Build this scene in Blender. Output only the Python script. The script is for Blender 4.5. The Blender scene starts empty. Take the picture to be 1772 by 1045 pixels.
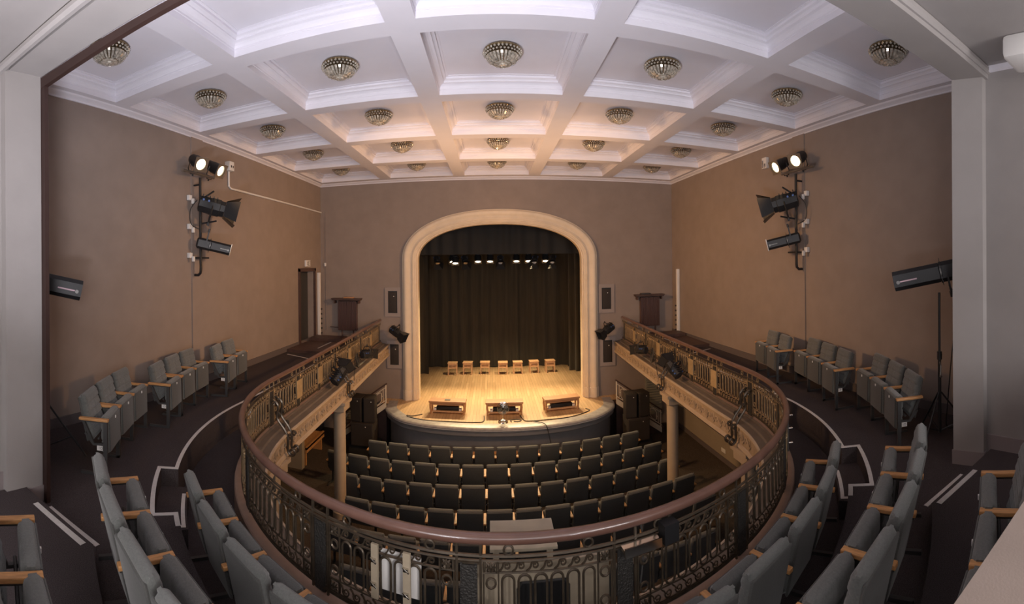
import bpy, bmesh, math, random
from math import sin, cos, pi, radians, sqrt, atan2
from mathutils import Vector, Matrix
random.seed(7)
SC = bpy.context.scene
COL = SC.collection

# ------------------------------------------------------------------ camera, exposure, world, large lights
CAMX, CAMZ = -0.167, 5.2
cam = bpy.data.cameras.new('camera')
cam.type = 'PANO'
cam.panorama_type = 'CENTRAL_CYLINDRICAL'      # the photograph is a stitched cylindrical panorama
FPX, CX, CY = 763.8, 851.2, 454.8
cam.central_cylindrical_range_u_min = -CX / FPX
cam.central_cylindrical_range_u_max = (1772 - CX) / FPX
cam.central_cylindrical_range_v_min = -(1045 - CY) / FPX
cam.central_cylindrical_range_v_max = CY / FPX
cam.central_cylindrical_radius = 1.0
cam.clip_start = 0.02
camo = bpy.data.objects.new('camera', cam)
camo.location = (CAMX, 0, CAMZ)
camo.rotation_euler = (pi / 2, 0.0105, 0)
COL.objects.link(camo)
SC.camera = camo
SC.view_settings.view_transform = 'Standard'
SC.view_settings.look = 'None'
SC.view_settings.exposure = 0.0
SC.view_settings.gamma = 1.0
SC.view_settings.use_curve_mapping = False
SC.cycles.use_denoising = True
SC.cycles.sample_clamp_indirect = 6.0
SC.cycles.max_bounces = 8
SC.cycles.diffuse_bounces = 5

world = bpy.data.worlds.new('World')
SC.world = world
world.use_nodes = True
world.node_tree.nodes['Background'].inputs[0].default_value = (0.75, 0.85, 1.0, 1)
world.node_tree.nodes['Background'].inputs[1].default_value = 0.3


def area(name, loc, aim, sx, sy, power, colr, spread=180):
    l = bpy.data.lights.new(name, 'AREA')
    l.shape = 'RECTANGLE'; l.size = sx; l.size_y = sy; l.energy = power; l.color = colr
    l.spread = radians(spread)
    o = bpy.data.objects.new(name, l)
    o.location = loc
    o.rotation_euler = (Vector(aim) - Vector(loc)).to_track_quat('-Z', 'Y').to_euler()
    COL.objects.link(o)
    return o


def spot(name, loc, aim, power, colr, ang, blend=0.5, rad=0.08):
    l = bpy.data.lights.new(name, 'SPOT')
    l.energy = power; l.color = colr; l.spot_size = radians(ang); l.spot_blend = blend; l.shadow_soft_size = rad
    o = bpy.data.objects.new(name, l)
    o.location = loc
    o.rotation_euler = (Vector(aim) - Vector(loc)).to_track_quat('-Z', 'Y').to_euler()
    COL.objects.link(o)
    return o


WARM = (1.0, 0.56, 0.25)
STAGEC = (1.0, 0.74, 0.40)
# added fill lights by the rear wall, behind the camera (strongest on the right)
for xx, pw in ((-2.6, 90), (0.1, 45), (2.8, 330)):
    area('window_daylight', (xx, -3.4, 5.6), (-xx * 1.6, 5, 5.4), 2.0, 2.2, pw, (1.0, 0.95, 0.94))
# two unseen fill lights added below the camera to brighten the coffered ceiling
for xx, pw in ((-1.3, 185), (1.1, 135)):
    area('ceiling_work_light', (xx, 0.40, 3.95), (xx * 0.8, 3.4, 8.0), 0.7, 0.4, pw, (0.93, 0.92, 1.0), 135)

# ------------------------------------------------------------------ mesh collector
class MB:
    def __init__(s):
        s.v = []; s.f = []; s.T = None

    def add(s, vs, fs):
        n = len(s.v)
        if s.T is not None:
            vs = [tuple(s.T(Vector(p))) if callable(s.T) and not isinstance(s.T, Matrix) else tuple(s.T @ Vector(p)) for p in vs]
        s.v += [tuple(p) for p in vs]
        s.f += [tuple(i + n for i in f) for f in fs]

    def box(s, x0, x1, y0, y1, z0, z1):
        s.add([(x0, y0, z0), (x1, y0, z0), (x1, y1, z0), (x0, y1, z0), (x0, y0, z1), (x1, y0, z1), (x1, y1, z1), (x0, y1, z1)],
              [(0, 3, 2, 1), (4, 5, 6, 7), (0, 1, 5, 4), (1, 2, 6, 5), (2, 3, 7, 6), (3, 0, 4, 7)])

    def bbox(s, c, d, b=0.01):
        """box with chamfered vertical and horizontal edges"""
        bm = bmesh.new()
        bmesh.ops.create_cube(bm, size=1)
        for v in bm.verts:
            v.co = Vector((v.co.x * d[0] + c[0], v.co.y * d[1] + c[1], v.co.z * d[2] + c[2]))
        bmesh.ops.bevel(bm, geom=bm.edges[:], offset=b, segments=2, affect='EDGES', profile=0.6)
        bm.verts.index_update()
        s.add([tuple(v.co) for v in bm.verts], [tuple(v.index for v in f.verts) for f in bm.faces])
        bm.free()

    def tube(s, pts, r, n=6, closed=False, caps=True):
        P = [Vector(p) for p in pts]
        k = len(P)
        if k < 2: return
        R = r if isinstance(r, (list, tuple)) else [r] * k
        tan = []
        for i in range(k):
            a = P[(i - 1) % k] if (closed or i > 0) else P[i]
            b = P[(i + 1) % k] if (closed or i < k - 1) else P[i]
            t = (b - a)
            tan.append(t.normalized() if t.length > 1e-9 else Vector((0, 0, 1)))
        up = Vector((0, 0, 1)) if abs(tan[0].z) < 0.9 else Vector((1, 0, 0))
        nrm = (up - tan[0] * up.dot(tan[0])).normalized()
        vs = []
        for i in range(k):
            nrm = nrm - tan[i] * nrm.dot(tan[i])
            if nrm.length < 1e-6:
                nrm = tan[i].orthogonal()
            nrm.normalize()
            bi = tan[i].cross(nrm)
            for j in range(n):
                a = 2 * pi * (j + 0.5) / n
                vs.append(P[i] + (nrm * cos(a) + bi * sin(a)) * R[i])
        fs = []
        m = k if closed else k - 1
        for i in range(m):
            i2 = (i + 1) % k
            for j in range(n):
                j2 = (j + 1) % n
                fs.append((i * n + j, i * n + j2, i2 * n + j2, i2 * n + j))
        if caps and not closed:
            fs.append(tuple(range(n))[::-1]); fs.append(tuple((k - 1) * n + j for j in range(n)))
        s.add(vs, fs)

    def bar(s, a, b, w, h=None):
        """square bar from a to b"""
        s.tube([a, b], (w if h is None else (w + h) / 2) * 0.7071, 4)

    def lathe(s, prof, n=24, M=None, rib=0.0, nr=0):
        """profile of (r, z) turned about local z"""
        vs = []; fs = []; k = len(prof)
        for (r, z) in prof:
            for j in range(n):
                a = 2 * pi * j / n
                rr = r * (1 + (rib if (j % 2) else 0))
                p = Vector((rr * cos(a), rr * sin(a), z))
                vs.append(M @ p if M is not None else p)
        for i in range(k - 1):
            for j in range(n):
                j2 = (j + 1) % n
                fs.append((i * n + j, i * n + j2, (i + 1) * n + j2, (i + 1) * n + j))
        if prof[0][0] > 1e-5: fs.append(tuple(range(n))[::-1])
        if prof[-1][0] > 1e-5: fs.append(tuple((k - 1) * n + j for j in range(n)))
        s.add(vs, fs)

    def prism(s, poly, z0, z1):
        n = len(poly)
        s.add([(p[0], p[1], z0) for p in poly] + [(p[0], p[1], z1) for p in poly],
              [tuple(range(n))[::-1], tuple(range(n, 2 * n))] + [(i, (i + 1) % n, n + (i + 1) % n, n + i) for i in range(n)])

    def strip(s, A, B):
        n = len(A)
        s.add(list(A) + list(B), [(i, i + 1, n + i + 1, n + i) for i in range(n - 1)])

    def sweep(s, rows, closed=False):
        """grid of rows of points"""
        m = len(rows[0]); k = len(rows)
        vs = [p for r in rows for p in r]; fs = []
        for i in range(k - 1):
            for j in range(m if closed else m - 1):
                j2 = (j + 1) % m
                fs.append((i * m + j, i * m + j2, (i + 1) * m + j2, (i + 1) * m + j))
        s.add(vs, fs)

    def pad(s, w, h, t, r=0.03, nx=10, nz=12, seam=None, M=None):
        """upholstered pad: x width, z height, y thickness, rounded rim; seam(u,v)->depth on the +y face"""
        def ax(n, L):
            e = [0, r * 0.13, r * 0.5, r]
            inner = [r + (L - 2 * r) * i / n for i in range(1, n)]
            return e + inner + [L - q for q in e[::-1]]
        X = ax(nx, w); Z = ax(nz, h); a = len(X); b = len(Z)
        def fall(x, z):
            dx = max(0, r - min(x, w - x)); dz = max(0, r - min(z, h - z)); d = min(sqrt(dx * dx + dz * dz), r)
            return r - sqrt(max(0, r * r - d * d))
        vs = []
        for sd in (1, -1):
            for z in Z:
                for x in X:
                    y = sd * (t / 2 - min(fall(x, z), t / 2))
                    if sd > 0 and seam: y -= seam(x / w, z / h)
                    p = Vector((x - w / 2, y, z))
                    vs.append(M @ p if M is not None else p)
        fs = []; N = a * b
        for i in range(b - 1):
            for j in range(a - 1):
                q = (i * a + j, i * a + j + 1, (i + 1) * a + j + 1, (i + 1) * a + j)
                fs.append(q[::-1]); fs.append(tuple(N + k for k in q))
        rim = [j for j in range(a)] + [i * a + a - 1 for i in range(1, b)] + [(b - 1) * a + j for j in range(a - 2, -1, -1)] + [i * a for i in range(b - 2, 0, -1)]
        for k in range(len(rim)):
            p, q = rim[k], rim[(k + 1) % len(rim)]
            fs.append((p, q, N + q, N + p))
        s.add(vs, fs)

    def build(s, name, mat, parent=None, loc=None, smooth=35, fix=True):
        me = bpy.data.meshes.new(name)
        me.from_pydata(s.v, [], s.f)
        if fix:
            bm = bmesh.new(); bm.from_mesh(me)
            bmesh.ops.recalc_face_normals(bm, faces=bm.faces[:])
            bm.to_mesh(me); bm.free()
        if smooth:
            me.polygons.foreach_set('use_smooth', [True] * len(me.polygons))
            me.set_sharp_from_angle(angle=radians(smooth))
        me.materials.append(mat)
        o = bpy.data.objects.new(name, me)
        COL.objects.link(o)
        if parent: o.parent = parent
        if loc is not None: o.location = loc
        return o


def tag(o, label=None, cat=None, group=None, kind=None):
    if label: o['label'] = label
    if cat: o['category'] = cat
    if group: o['group'] = group
    if kind: o['kind'] = kind
    return o


def empty(name, loc=(0, 0, 0), rz=0.0, label=None, cat=None, group=None, mat=None):
    o = bpy.data.objects.new(name, None)
    o.empty_display_size = 0.1
    COL.objects.link(o)
    o.location = loc; o.rotation_euler = (0, 0, rz)
    if mat is not None: o.matrix_world = mat
    return tag(o, label, cat, group)


def dup(root, loc=None, rz=None, label=None, group=None, mat=None, skip=()):
    r = root.copy(); COL.objects.link(r)
    if loc is not None: r.location = loc
    if rz is not None: r.rotation_euler = (0, 0, rz)
    if mat is not None: r.matrix_world = mat
    if label: r['label'] = label
    if group: r['group'] = group
    for ch in list(root.children):
        if ch.name.split('.')[0] in skip: continue
        c = ch.copy(); COL.objects.link(c); c.parent = r
        for g in list(ch.children):
            d = g.copy(); COL.objects.link(d); d.parent = c
    return r


def structure(name, mb, mat, label=None, **k):
    o = mb.build(name, mat, **k)
    return tag(o, label, None, None, 'structure')


ORD = ['first', 'second', 'third', 'fourth', 'fifth', 'sixth', 'seventh', 'eighth', 'ninth', 'tenth', 'eleventh', 'twelfth',
       'thirteenth', 'fourteenth', 'fifteenth', 'sixteenth', 'seventeenth']

# ------------------------------------------------------------------ materials
def mat(name, colr, rough=0.6, metal=0.0, var=0.0, scale=8.0, bump=0.0, bscale=40.0, stretch=(1, 1, 1), spec=0.5, emit=0.0, ecol=None, coat=0.0, sheen=0.0, detail=4.0):
    m = bpy.data.materials.new(name); m.use_nodes = True
    nt = m.node_tree; b = nt.nodes['Principled BSDF']
    b.inputs['Base Color'].default_value = (*colr, 1)
    b.inputs['Roughness'].default_value = rough
    b.inputs['Metallic'].default_value = metal
    b.inputs['Specular IOR Level'].default_value = spec
    if coat: b.inputs['Coat Weight'].default_value = coat
    if sheen: b.inputs['Sheen Weight'].default_value = sheen
    if emit:
        b.inputs['Emission Color'].default_value = (*(ecol or colr), 1); b.inputs['Emission Strength'].default_value = emit
    if var or bump:
        tc = nt.nodes.new('ShaderNodeTexCoord'); mp = nt.nodes.new('ShaderNodeMapping')
        mp.inputs['Scale'].default_value = stretch
        nt.links.new(tc.outputs['Object'], mp.inputs['Vector'])
        if var:
            n = nt.nodes.new('ShaderNodeTexNoise'); n.inputs['Scale'].default_value = scale; n.inputs['Detail'].default_value = detail
            nt.links.new(mp.outputs[0], n.inputs['Vector'])
            r = nt.nodes.new('ShaderNodeValToRGB')
            r.color_ramp.elements[0].position = 0.3; r.color_ramp.elements[1].position = 0.7
            r.color_ramp.elements[0].color = (*[c * (1 - var) for c in colr], 1)
            r.color_ramp.elements[1].color = (*[min(1, c * (1 + var)) for c in colr], 1)
            nt.links.new(n.outputs['Fac'], r.inputs[0]); nt.links.new(r.outputs[0], b.inputs['Base Color'])
        if bump:
            n2 = nt.nodes.new('ShaderNodeTexNoise'); n2.inputs['Scale'].default_value = bscale; n2.inputs['Detail'].default_value = 3
            nt.links.new(mp.outputs[0], n2.inputs['Vector'])
            bp = nt.nodes.new('ShaderNodeBump'); bp.inputs['Strength'].default_value = bump; bp.inputs['Distance'].default_value = 0.01
            nt.links.new(n2.outputs['Fac'], bp.inputs['Height']); nt.links.new(bp.outputs[0], b.inputs['Normal'])
    return m


def board_mat(name, c1, c2, gap, rough, rot=pi / 2, width=1.6, height=0.09):
    m = bpy.data.materials.new(name); m.use_nodes = True
    nt = m.node_tree; b = nt.nodes['Principled BSDF']; b.inputs['Roughness'].default_value = rough
    tc = nt.nodes.new('ShaderNodeTexCoord'); mp = nt.nodes.new('ShaderNodeMapping'); mp.inputs['Rotation'].default_value = (0, 0, rot)
    br = nt.nodes.new('ShaderNodeTexBrick')
    br.inputs['Color1'].default_value = (*c1, 1); br.inputs['Color2'].default_value = (*c2, 1); br.inputs['Mortar'].default_value = (*gap, 1)
    br.inputs['Scale'].default_value = 1; br.inputs['Mortar Size'].default_value = 0.0025; br.inputs['Brick Width'].default_value = width
    br.inputs['Row Height'].default_value = height; br.inputs['Bias'].default_value = 0.0
    n = nt.nodes.new('ShaderNodeTexNoise'); n.inputs['Scale'].default_value = 3.5; n.inputs['Detail'].default_value = 6
    mp2 = nt.nodes.new('ShaderNodeMapping'); mp2.inputs['Scale'].default_value = (6, 0.6, 1) if rot else (0.6, 6, 1)
    mx = nt.nodes.new('ShaderNodeMixRGB'); mx.blend_type = 'MULTIPLY'; mx.inputs[0].default_value = 0.45
    rp = nt.nodes.new('ShaderNodeValToRGB'); rp.color_ramp.elements[0].color = (0.55, 0.5, 0.45, 1); rp.color_ramp.elements[0].position = 0.25
    L = nt.links.new
    L(tc.outputs['Object'], mp.inputs[0]); L(mp.outputs[0], br.inputs[0]); L(tc.outputs['Object'], mp2.inputs[0]); L(mp2.outputs[0], n.inputs[0])
    L(n.outputs['Fac'], rp.inputs[0]); L(br.outputs['Color'], mx.inputs[1]); L(rp.outputs[0], mx.inputs[2]); L(mx.outputs[0], b.inputs['Base Color'])
    return m


M_WALL = mat('taupe_wall_paint', (0.275, 0.218, 0.187), 0.75, var=0.06, scale=3, bump=0.06, bscale=120)
M_PIER = mat('light_grey_paint', (0.285, 0.262, 0.254), 0.7, var=0.04, scale=3, bump=0.08, bscale=90)
M_LOWER = mat('beige_lower_wall_paint', (0.30, 0.25, 0.19), 0.75, var=0.05, scale=3)
M_CEIL = mat('white_ceiling_paint', (0.75, 0.725, 0.78), 0.7, var=0.02, scale=3)
M_BROWN = mat('dark_brown_paint', (0.032, 0.014, 0.011), 0.6, var=0.1, scale=6)
M_BASE = mat('grey_brown_baseboard', (0.12, 0.10, 0.10), 0.6)
M_CARPET = mat('dark_carpet', (0.066, 0.054, 0.055), 0.95, var=0.45, scale=160, bump=0.4, bscale=220, spec=0.1)
M_CARPET2 = mat('brown_stalls_carpet', (0.075, 0.06, 0.05), 0.95, var=0.25, scale=40, bump=0.2, bscale=200, spec=0.1)
M_CREAM = mat('cream_plaster', (0.72, 0.60, 0.46), 0.6, var=0.05, scale=4)
M_FASCIA = mat('tan_relief_plaster', (0.38, 0.285, 0.195), 0.65, var=0.12, scale=14, bump=0.9, bscale=26)
M_LEDGE = mat('pink_stone_ledge', (0.30, 0.20, 0.155), 0.55, var=0.10, scale=10)
M_STAGE = board_mat('stage_boards', (0.66, 0.455, 0.265), (0.54, 0.36, 0.20), (0.22, 0.13, 0.06), 0.42)
M_APRON = mat('grey_stage_front_paint', (0.20, 0.19, 0.20), 0.5, var=0.06, scale=5)
M_LIP = mat('worn_grey_stage_lip', (0.33, 0.31, 0.31), 0.40, var=0.18, scale=9)
M_CURT = mat('black_brown_curtain', (0.042, 0.034, 0.022), 0.9, var=0.2, scale=3, stretch=(6, 6, 0.3), sheen=0.2)
M_BLACK = mat('black_stage_paint', (0.020, 0.018, 0.016), 0.8)
M_FAB = mat('grey_green_wool', (0.122, 0.126, 0.120), 0.95, var=0.14, scale=90, bump=0.25, bscale=420, spec=0.15, sheen=0.35)
M_SHELL = mat('dark_seat_shell_fabric', (0.082, 0.082, 0.078), 0.9, var=0.12, scale=90, spec=0.15, sheen=0.2)
M_OAK = mat('oiled_oak_arm', (0.52, 0.26, 0.10), 0.45, var=0.22, scale=9, stretch=(8, 1.2, 8))
M_STEEL = mat('dark_grey_steel', (0.060, 0.058, 0.058), 0.5, metal=0.3)
M_LEDGE2 = mat('grey_brown_ledge', (0.135, 0.108, 0.086), 0.5, var=0.1, scale=10)
M_BALC = mat('tan_painted_plaster', (0.44, 0.345, 0.25), 0.6, var=0.06, scale=5)
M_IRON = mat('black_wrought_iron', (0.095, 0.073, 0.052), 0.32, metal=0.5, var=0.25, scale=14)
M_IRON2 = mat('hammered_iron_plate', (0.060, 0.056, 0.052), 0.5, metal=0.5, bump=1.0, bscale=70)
M_IRON_LIT = mat('bronze_painted_iron', (0.30, 0.215, 0.125), 0.38, metal=0.35, var=0.25, scale=14)  # lighter copy of the iron, warm stage light put into its colour
M_PLATE = mat('tan_metal_plate', (0.44, 0.32, 0.18), 0.45, metal=0.3, var=0.1, scale=10)
M_RAILW = mat('varnished_brown_handrail', (0.135, 0.068, 0.050), 0.30, var=0.15, scale=6, coat=0.4)
M_WHITE = mat('white_plastic', (0.72, 0.70, 0.68), 0.5)
M_TAPE = mat('white_edge_tape', (0.62, 0.59, 0.57), 0.7, var=0.06, scale=30)
M_LAMPB = mat('black_lamp_housing', (0.022, 0.022, 0.024), 0.45, metal=0.3)
M_LAMPG = mat('grey_lamp_metal', (0.16, 0.155, 0.15), 0.4, metal=0.7)
M_GEL = mat('grey_gel_frame', (0.34, 0.30, 0.26), 0.4, metal=0.8)
M_BLUE = mat('blue_plastic', (0.06, 0.13, 0.36), 0.5)
M_PINK = mat('pale_pink_marking', (0.55, 0.38, 0.44), 0.5)
M_LENS = mat('lit_lens', (1, 0.8, 0.5), 0.3, emit=7.0, ecol=(1.0, 0.74, 0.42))
M_LENSW = mat('lit_stage_lens', (1, 0.85, 0.6), 0.3, emit=9.0, ecol=(1.0, 0.82, 0.55))
M_LENSD = mat('dark_glass_lens', (0.10, 0.12, 0.15), 0.08, coat=0.5)
M_LENSB = mat('cool_glass_lens', (0.35, 0.42, 0.55), 0.12, coat=0.5)
M_CRYST = mat('smoky_crystal', (0.55, 0.50, 0.42), 0.20, metal=0.35, var=0.55, scale=38, coat=0.6)
M_BRASS = mat('aged_brass', (0.32, 0.24, 0.13), 0.35, metal=0.9, var=0.2, scale=20)
M_PINE = mat('pale_pine', (0.66, 0.40, 0.22), 0.55, var=0.12, scale=6, stretch=(3, 3, 0.5))
M_BENCH = mat('brown_bench_wood', (0.48, 0.25, 0.12), 0.45, var=0.2, scale=5, stretch=(0.6, 5, 5))
M_DKWOOD = mat('dark_brown_wood', (0.075, 0.042, 0.034), 0.5, var=0.2, scale=6)
M_RAD = mat('dark_red_brown_radiator', (0.085, 0.046, 0.042), 0.55)
M_SPK = mat('black_speaker_grille', (0.030, 0.022, 0.018), 0.7, bump=0.4, bscale=260)
M_CREAMW = mat('cream_stair_paint', (0.78, 0.68, 0.54), 0.55)
M_RED = mat('red_extinguisher_paint', (0.45, 0.02, 0.03), 0.35)
M_CHROME = mat('polished_chrome', (0.65, 0.63, 0.60), 0.18, metal=1.0)
M_CABLE = mat('black_rubber_cable', (0.02, 0.02, 0.02), 0.6)
M_BOARD = mat('tan_board', (0.40, 0.33, 0.24), 0.6, var=0.08, scale=8)
M_DARKSC = mat('dark_opening_black', (0.012, 0.012, 0.013), 0.4)
M_INK = mat('black_ink', (0.01, 0.01, 0.01), 0.7)
M_SHUT = mat('grey_louvre_paint', (0.26, 0.25, 0.21), 0.6)
M_FRAME = mat('wall_speaker_frame_paint', (0.31, 0.26, 0.24), 0.7)
M_GLASS = mat('window_glass', (0.8, 0.85, 0.9), 0.1)

# ------------------------------------------------------------------ room levels
ZF, ZS, Z1, Z2, Z3 = -0.01, 1.08, 2.47, 2.87, 3.05
WX, WY = 5.535, 13.17
ZC, ZP = 7.76, 7.995            # ceiling beams, coffer panels
BXC, BYC = 0.12, 6.10           # balcony curve centre
PC = 0.074                      # proscenium centre

# ---- floors
m = MB(); m.box(-5.7, 5.7, -0.5, 13.2, ZF - 0.2, ZF)
structure('floor', m, M_CARPET2, 'dark brown carpet floor of the stalls', smooth=0)


def circ(r, a0, a1, n, cx=0.1, cy=6.2):
    """points about the gallery centre, angle from straight back (-y), positive to the right"""
    return [(cx + r * sin(radians(a0 + (a1 - a0) * i / n)), cy - r * cos(radians(a0 + (a1 - a0) * i / n))) for i in range(n + 1)]


def bal_path(off=0.0, n=72, yend=13.12):
    """balcony front line offset outward (towards the gallery) by off"""
    A, B, e = 3.46 + off, 3.36 + off, 2 / 2.22
    pts = [(BXC - A - 0.22, yend)]
    for i in range(n + 1):
        t = pi * i / n
        c, s_ = cos(pi - t), sin(pi - t)
        pts.append((BXC + A * math.copysign(abs(c) ** e, c), BYC - B * abs(s_) ** e))
    pts.append((BXC + A + 0.22, yend))
    return pts


# lower gallery walkway (front row level) following the balustrade
inner = bal_path(-0.02)
outer = [(-5.53, 13.12)] + circ(5.6, -90, 90, 60)[0:1] + circ(5.2, -88, 88, 60) + [(5.53, 6.2), (5.53, 13.12)]
m = MB()
nb = len(inner)
out2 = []
for (x, y) in inner:
    if y > 6.15: out2.append((math.copysign(5.53, x), y))
    else:
        a = atan2(x - 0.1, 6.2 - y); out2.append((0.1 + 5.25 * sin(a), 6.2 - 5.25 * cos(a)))
for z, mt in ((Z1, 0),):
    top_in = [(x, y, z) for x, y in inner]; top_out = [(x, y, z) for x, y in out2]
    bot_in = [(x, y, z - 0.28) for x, y in inner]; bot_out = [(x, y, z - 0.28) for x, y in out2]
    m.strip(top_in, top_out); m.strip(bot_in, bot_out); m.strip(top_in, bot_in); m.strip(top_out, bot_out)
structure('gallery_walkway_floor', m, M_CARPET, 'dark carpet walkway floor behind the iron balustrade', smooth=0)

# upper gallery (second level) with the stair notches
NA0, NA1 = 44.8, 56.6          # notch angles either side of straight back
arc = []
for a0, a1, r, n in ((-90, -NA1, 4.30, 24), (-NA1, -NA0, 4.50, 6), (-NA0, NA0, 4.28, 40), (NA0, NA1, 4.50, 6), (NA1, 90, 4.30, 24)):
    arc += circ(r, a0, a1, n)
edge = [(-4.20, 13.12)] + arc + [(4.40, 13.12)]
m = MB()
back = []
for (x, y) in edge:
    if y > 6.2: back.append((math.copysign(5.53, x), y))
    else:
        dx, dy = x - 0.1, y - 6.2
        k = 1e9
        if dx > 1e-6: k = min(k, (5.53 - 0.1) / dx)
        if dx < -1e-6: k = min(k, (-5.53 - 0.1) / dx)
        if dy < -1e-6: k = min(k, (-4.0 - 6.2) / dy)
        back.append((0.1 + dx * k, 6.2 + dy * k))
m.strip([(x, y, Z2) for x, y in edge], [(x, y, Z2) for x, y in back])
m.strip([(x, y, Z2) for x, y in edge], [(x, y, Z1 - 0.02) for x, y in edge])
structure('upper_gallery_floor', m, M_CARPET, 'dark carpet upper gallery floor with stepped edge', smooth=0)
# stair steps in the notches
for sg in (-1, 1):
    m = MB()
    p = circ(4.57, sg * NA1, sg * NA0, 8) + circ(4.18, sg * (NA0 + 0.8), sg * NA1, 8)
    m.prism(p, Z1 - 0.01, Z1 + 0.20)
    structure('gallery_step', m, M_CARPET, 'carpeted gallery step on the %s side' % ('left' if sg < 0 else 'right'), smooth=0)
# rear tier
e3 = [(-4.0, 2.12), (-2.93, 2.12)] + [p for p in circ(5.03, -36.5, 36.5, 40)] + [(3.13, 2.12), (4.4, 2.12)]
e3 = [(-4.0, 2.13)] + circ(5.05, -36.0, 36.0, 40) + [(4.4, 2.13)]
m = MB()
m.strip([(x, y, Z3) for x, y in e3], [(x, -4.0, Z3) for x, y in e3])
m.strip([(x, y, Z3) for x, y in e3], [(x, y, Z2 - 0.01) for x, y in e3])
structure('rear_tier_floor', m, M_CARPET, 'dark carpet rear tier floor', smooth=0)

# white nosing tapes


def tape(name, pts, z, w, label):
    mb = MB(); P = [Vector((x, y, 0)) for x, y in pts]
    A = []; B = []
    for i, p in enumerate(P):
        d0 = (P[i] - P[i - 1]).normalized() if i > 0 else None
        d1 = (P[i + 1] - P[i]).normalized() if i < len(P) - 1 else None
        if d0 is None: d0 = d1
        if d1 is None: d1 = d0
        n0 = Vector((-d0.y, d0.x, 0)); n1 = Vector((-d1.y, d1.x, 0)); nn = (n0 + n1).normalized()
        k = w / max(0.4, nn.dot(n0))
        A.append((p.x, p.y, z)); B.append((p.x + nn.x * k, p.y + nn.y * k, z))
    A2 = [(a[0], a[1], z + 0.004) for a in A]; B2 = [(a[0], a[1], z + 0.004) for a in B]
    mb.strip(A2, B2); mb.strip(A, A2); mb.strip(B, B2)
    o = mb.build(name, M_TAPE, smooth=0)
    tag(o, label, 'floor tape')


for sg, sd in ((-1, 'left'), (1, 'right')):
    xe = 4.20 if sg < 0 else 4.40
    pts = [(sg * xe, 9.5)] + circ(4.30, sg * 90, sg * NA1, 24) + circ(4.50, sg * NA1, sg * NA0, 8) + circ(4.28, sg * NA0, sg * (NA0 - 3), 2)
    tape('step_edge_tape', pts, Z2, 0.045 * (1 if sg < 0 else -1) * -1, 'white tape along the curved upper gallery step edge, %s side' % sd)
    pts = circ(4.20, sg * (NA1 - 2), sg * (NA0 + 1.2), 6) + circ(4.33, sg * (NA0 + 1.2), sg * (NA0 + 1.2), 1)[:1]
    tape('step_edge_tape', pts, Z1 + 0.20, 0.04 * (1 if sg < 0 else -1) * -1, 'short white tape on the carpeted step edge, %s side' % sd)
    x0, x1 = (-3.64, -2.92) if sg < 0 else (3.80, 3.10)
    tape('tier_edge_tape', [(x0, 2.08), (x1, 2.08)], Z3, 0.05 * sg, 'white tape strip on rear tier edge by the %s pier' % sd)
    x0, x1 = (-3.80, -3.06) if sg < 0 else (3.98, 3.27)
    tape('floor_tape', [(x0, 2.33), (x1, 2.33)], Z2, 0.045 * sg, 'white tape strip on gallery floor just below rear tier, %s side' % sd)

# ------------------------------------------------------------------ walls
PILY = (6.62, 6.98)
for sg, sd in ((-1, 'left'), (1, 'right')):
    m = MB()
    x0, x1 = (WX, WX + 0.25)
    dy = (11.5, 12.55, 2.92, 5.0) if sg < 0 else None
    if dy:
        m.box(-x1, -x0, 2.3, dy[0], ZF, 8.2); m.box(-x1, -x0, dy[1], WY + 0.3, ZF, 8.2)
        m.box(-x1, -x0, dy[0], dy[1], ZF, dy[2]); m.box(-x1, -x0, dy[0], dy[1], dy[3], 8.2)
    else:
        m.box(x0, x1, 2.3, WY + 0.3, ZF, 8.2)
    # shallow pilaster
    m.box(*sorted((sg * (x0 - 0.03), sg * x0)), PILY[0], PILY[1], Z2, 7.69)
    structure('wall_' + sd, m, M_WALL, 'taupe painted side wall on the %s' % sd, smooth=0)
    m = MB()
    if dy:
        m.box(-x0, -x0 + 0.03, 2.4, dy[0] - 0.1, Z2, Z2 + 0.14); m.box(-x0, -x0 + 0.03, dy[1] + 0.1, WY, Z2, Z2 + 0.14)
    else:
        m.box(x0 - 0.03, x0, 2.4, WY, Z2, Z2 + 0.14)
    structure('baseboard_' + sd, m, M_BASE, 'dark skirting along the %s gallery wall' % sd, smooth=0)
    # lower wall lining below the gallery
    m = MB(); m.box(*sorted((sg * (x0 - 0.02), sg * x0)), 3.0, WY, ZF, 2.19)
    structure('wall_lower_' + sd, m, M_LOWER, 'beige wall below the %s gallery' % sd, smooth=0)
    m = MB(); m.box(*sorted((sg * (x0 - 0.05), sg * (x0 - 0.02))), 3.0, WY, ZF, ZF + 0.12)
    structure('baseboard_lower_' + sd, m, M_BASE, smooth=0)

# proscenium curves
def parch(hw, spring, rise, n=40, e=2.2, zb=ZS):
    pts = [(PC - hw, zb), (PC - hw, (zb + spring) / 2)]
    for i in range(n + 1):
        t = pi - pi * i / n
        c, s_ = cos(t), sin(t)
        pts.append((PC + hw * math.copysign(abs(c) ** (2 / e), c), spring + rise * abs(s_) ** (2 / e)))
    return pts + [(PC + hw, (zb + spring) / 2), (PC + hw, zb)]


SPR = 5.32
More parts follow.
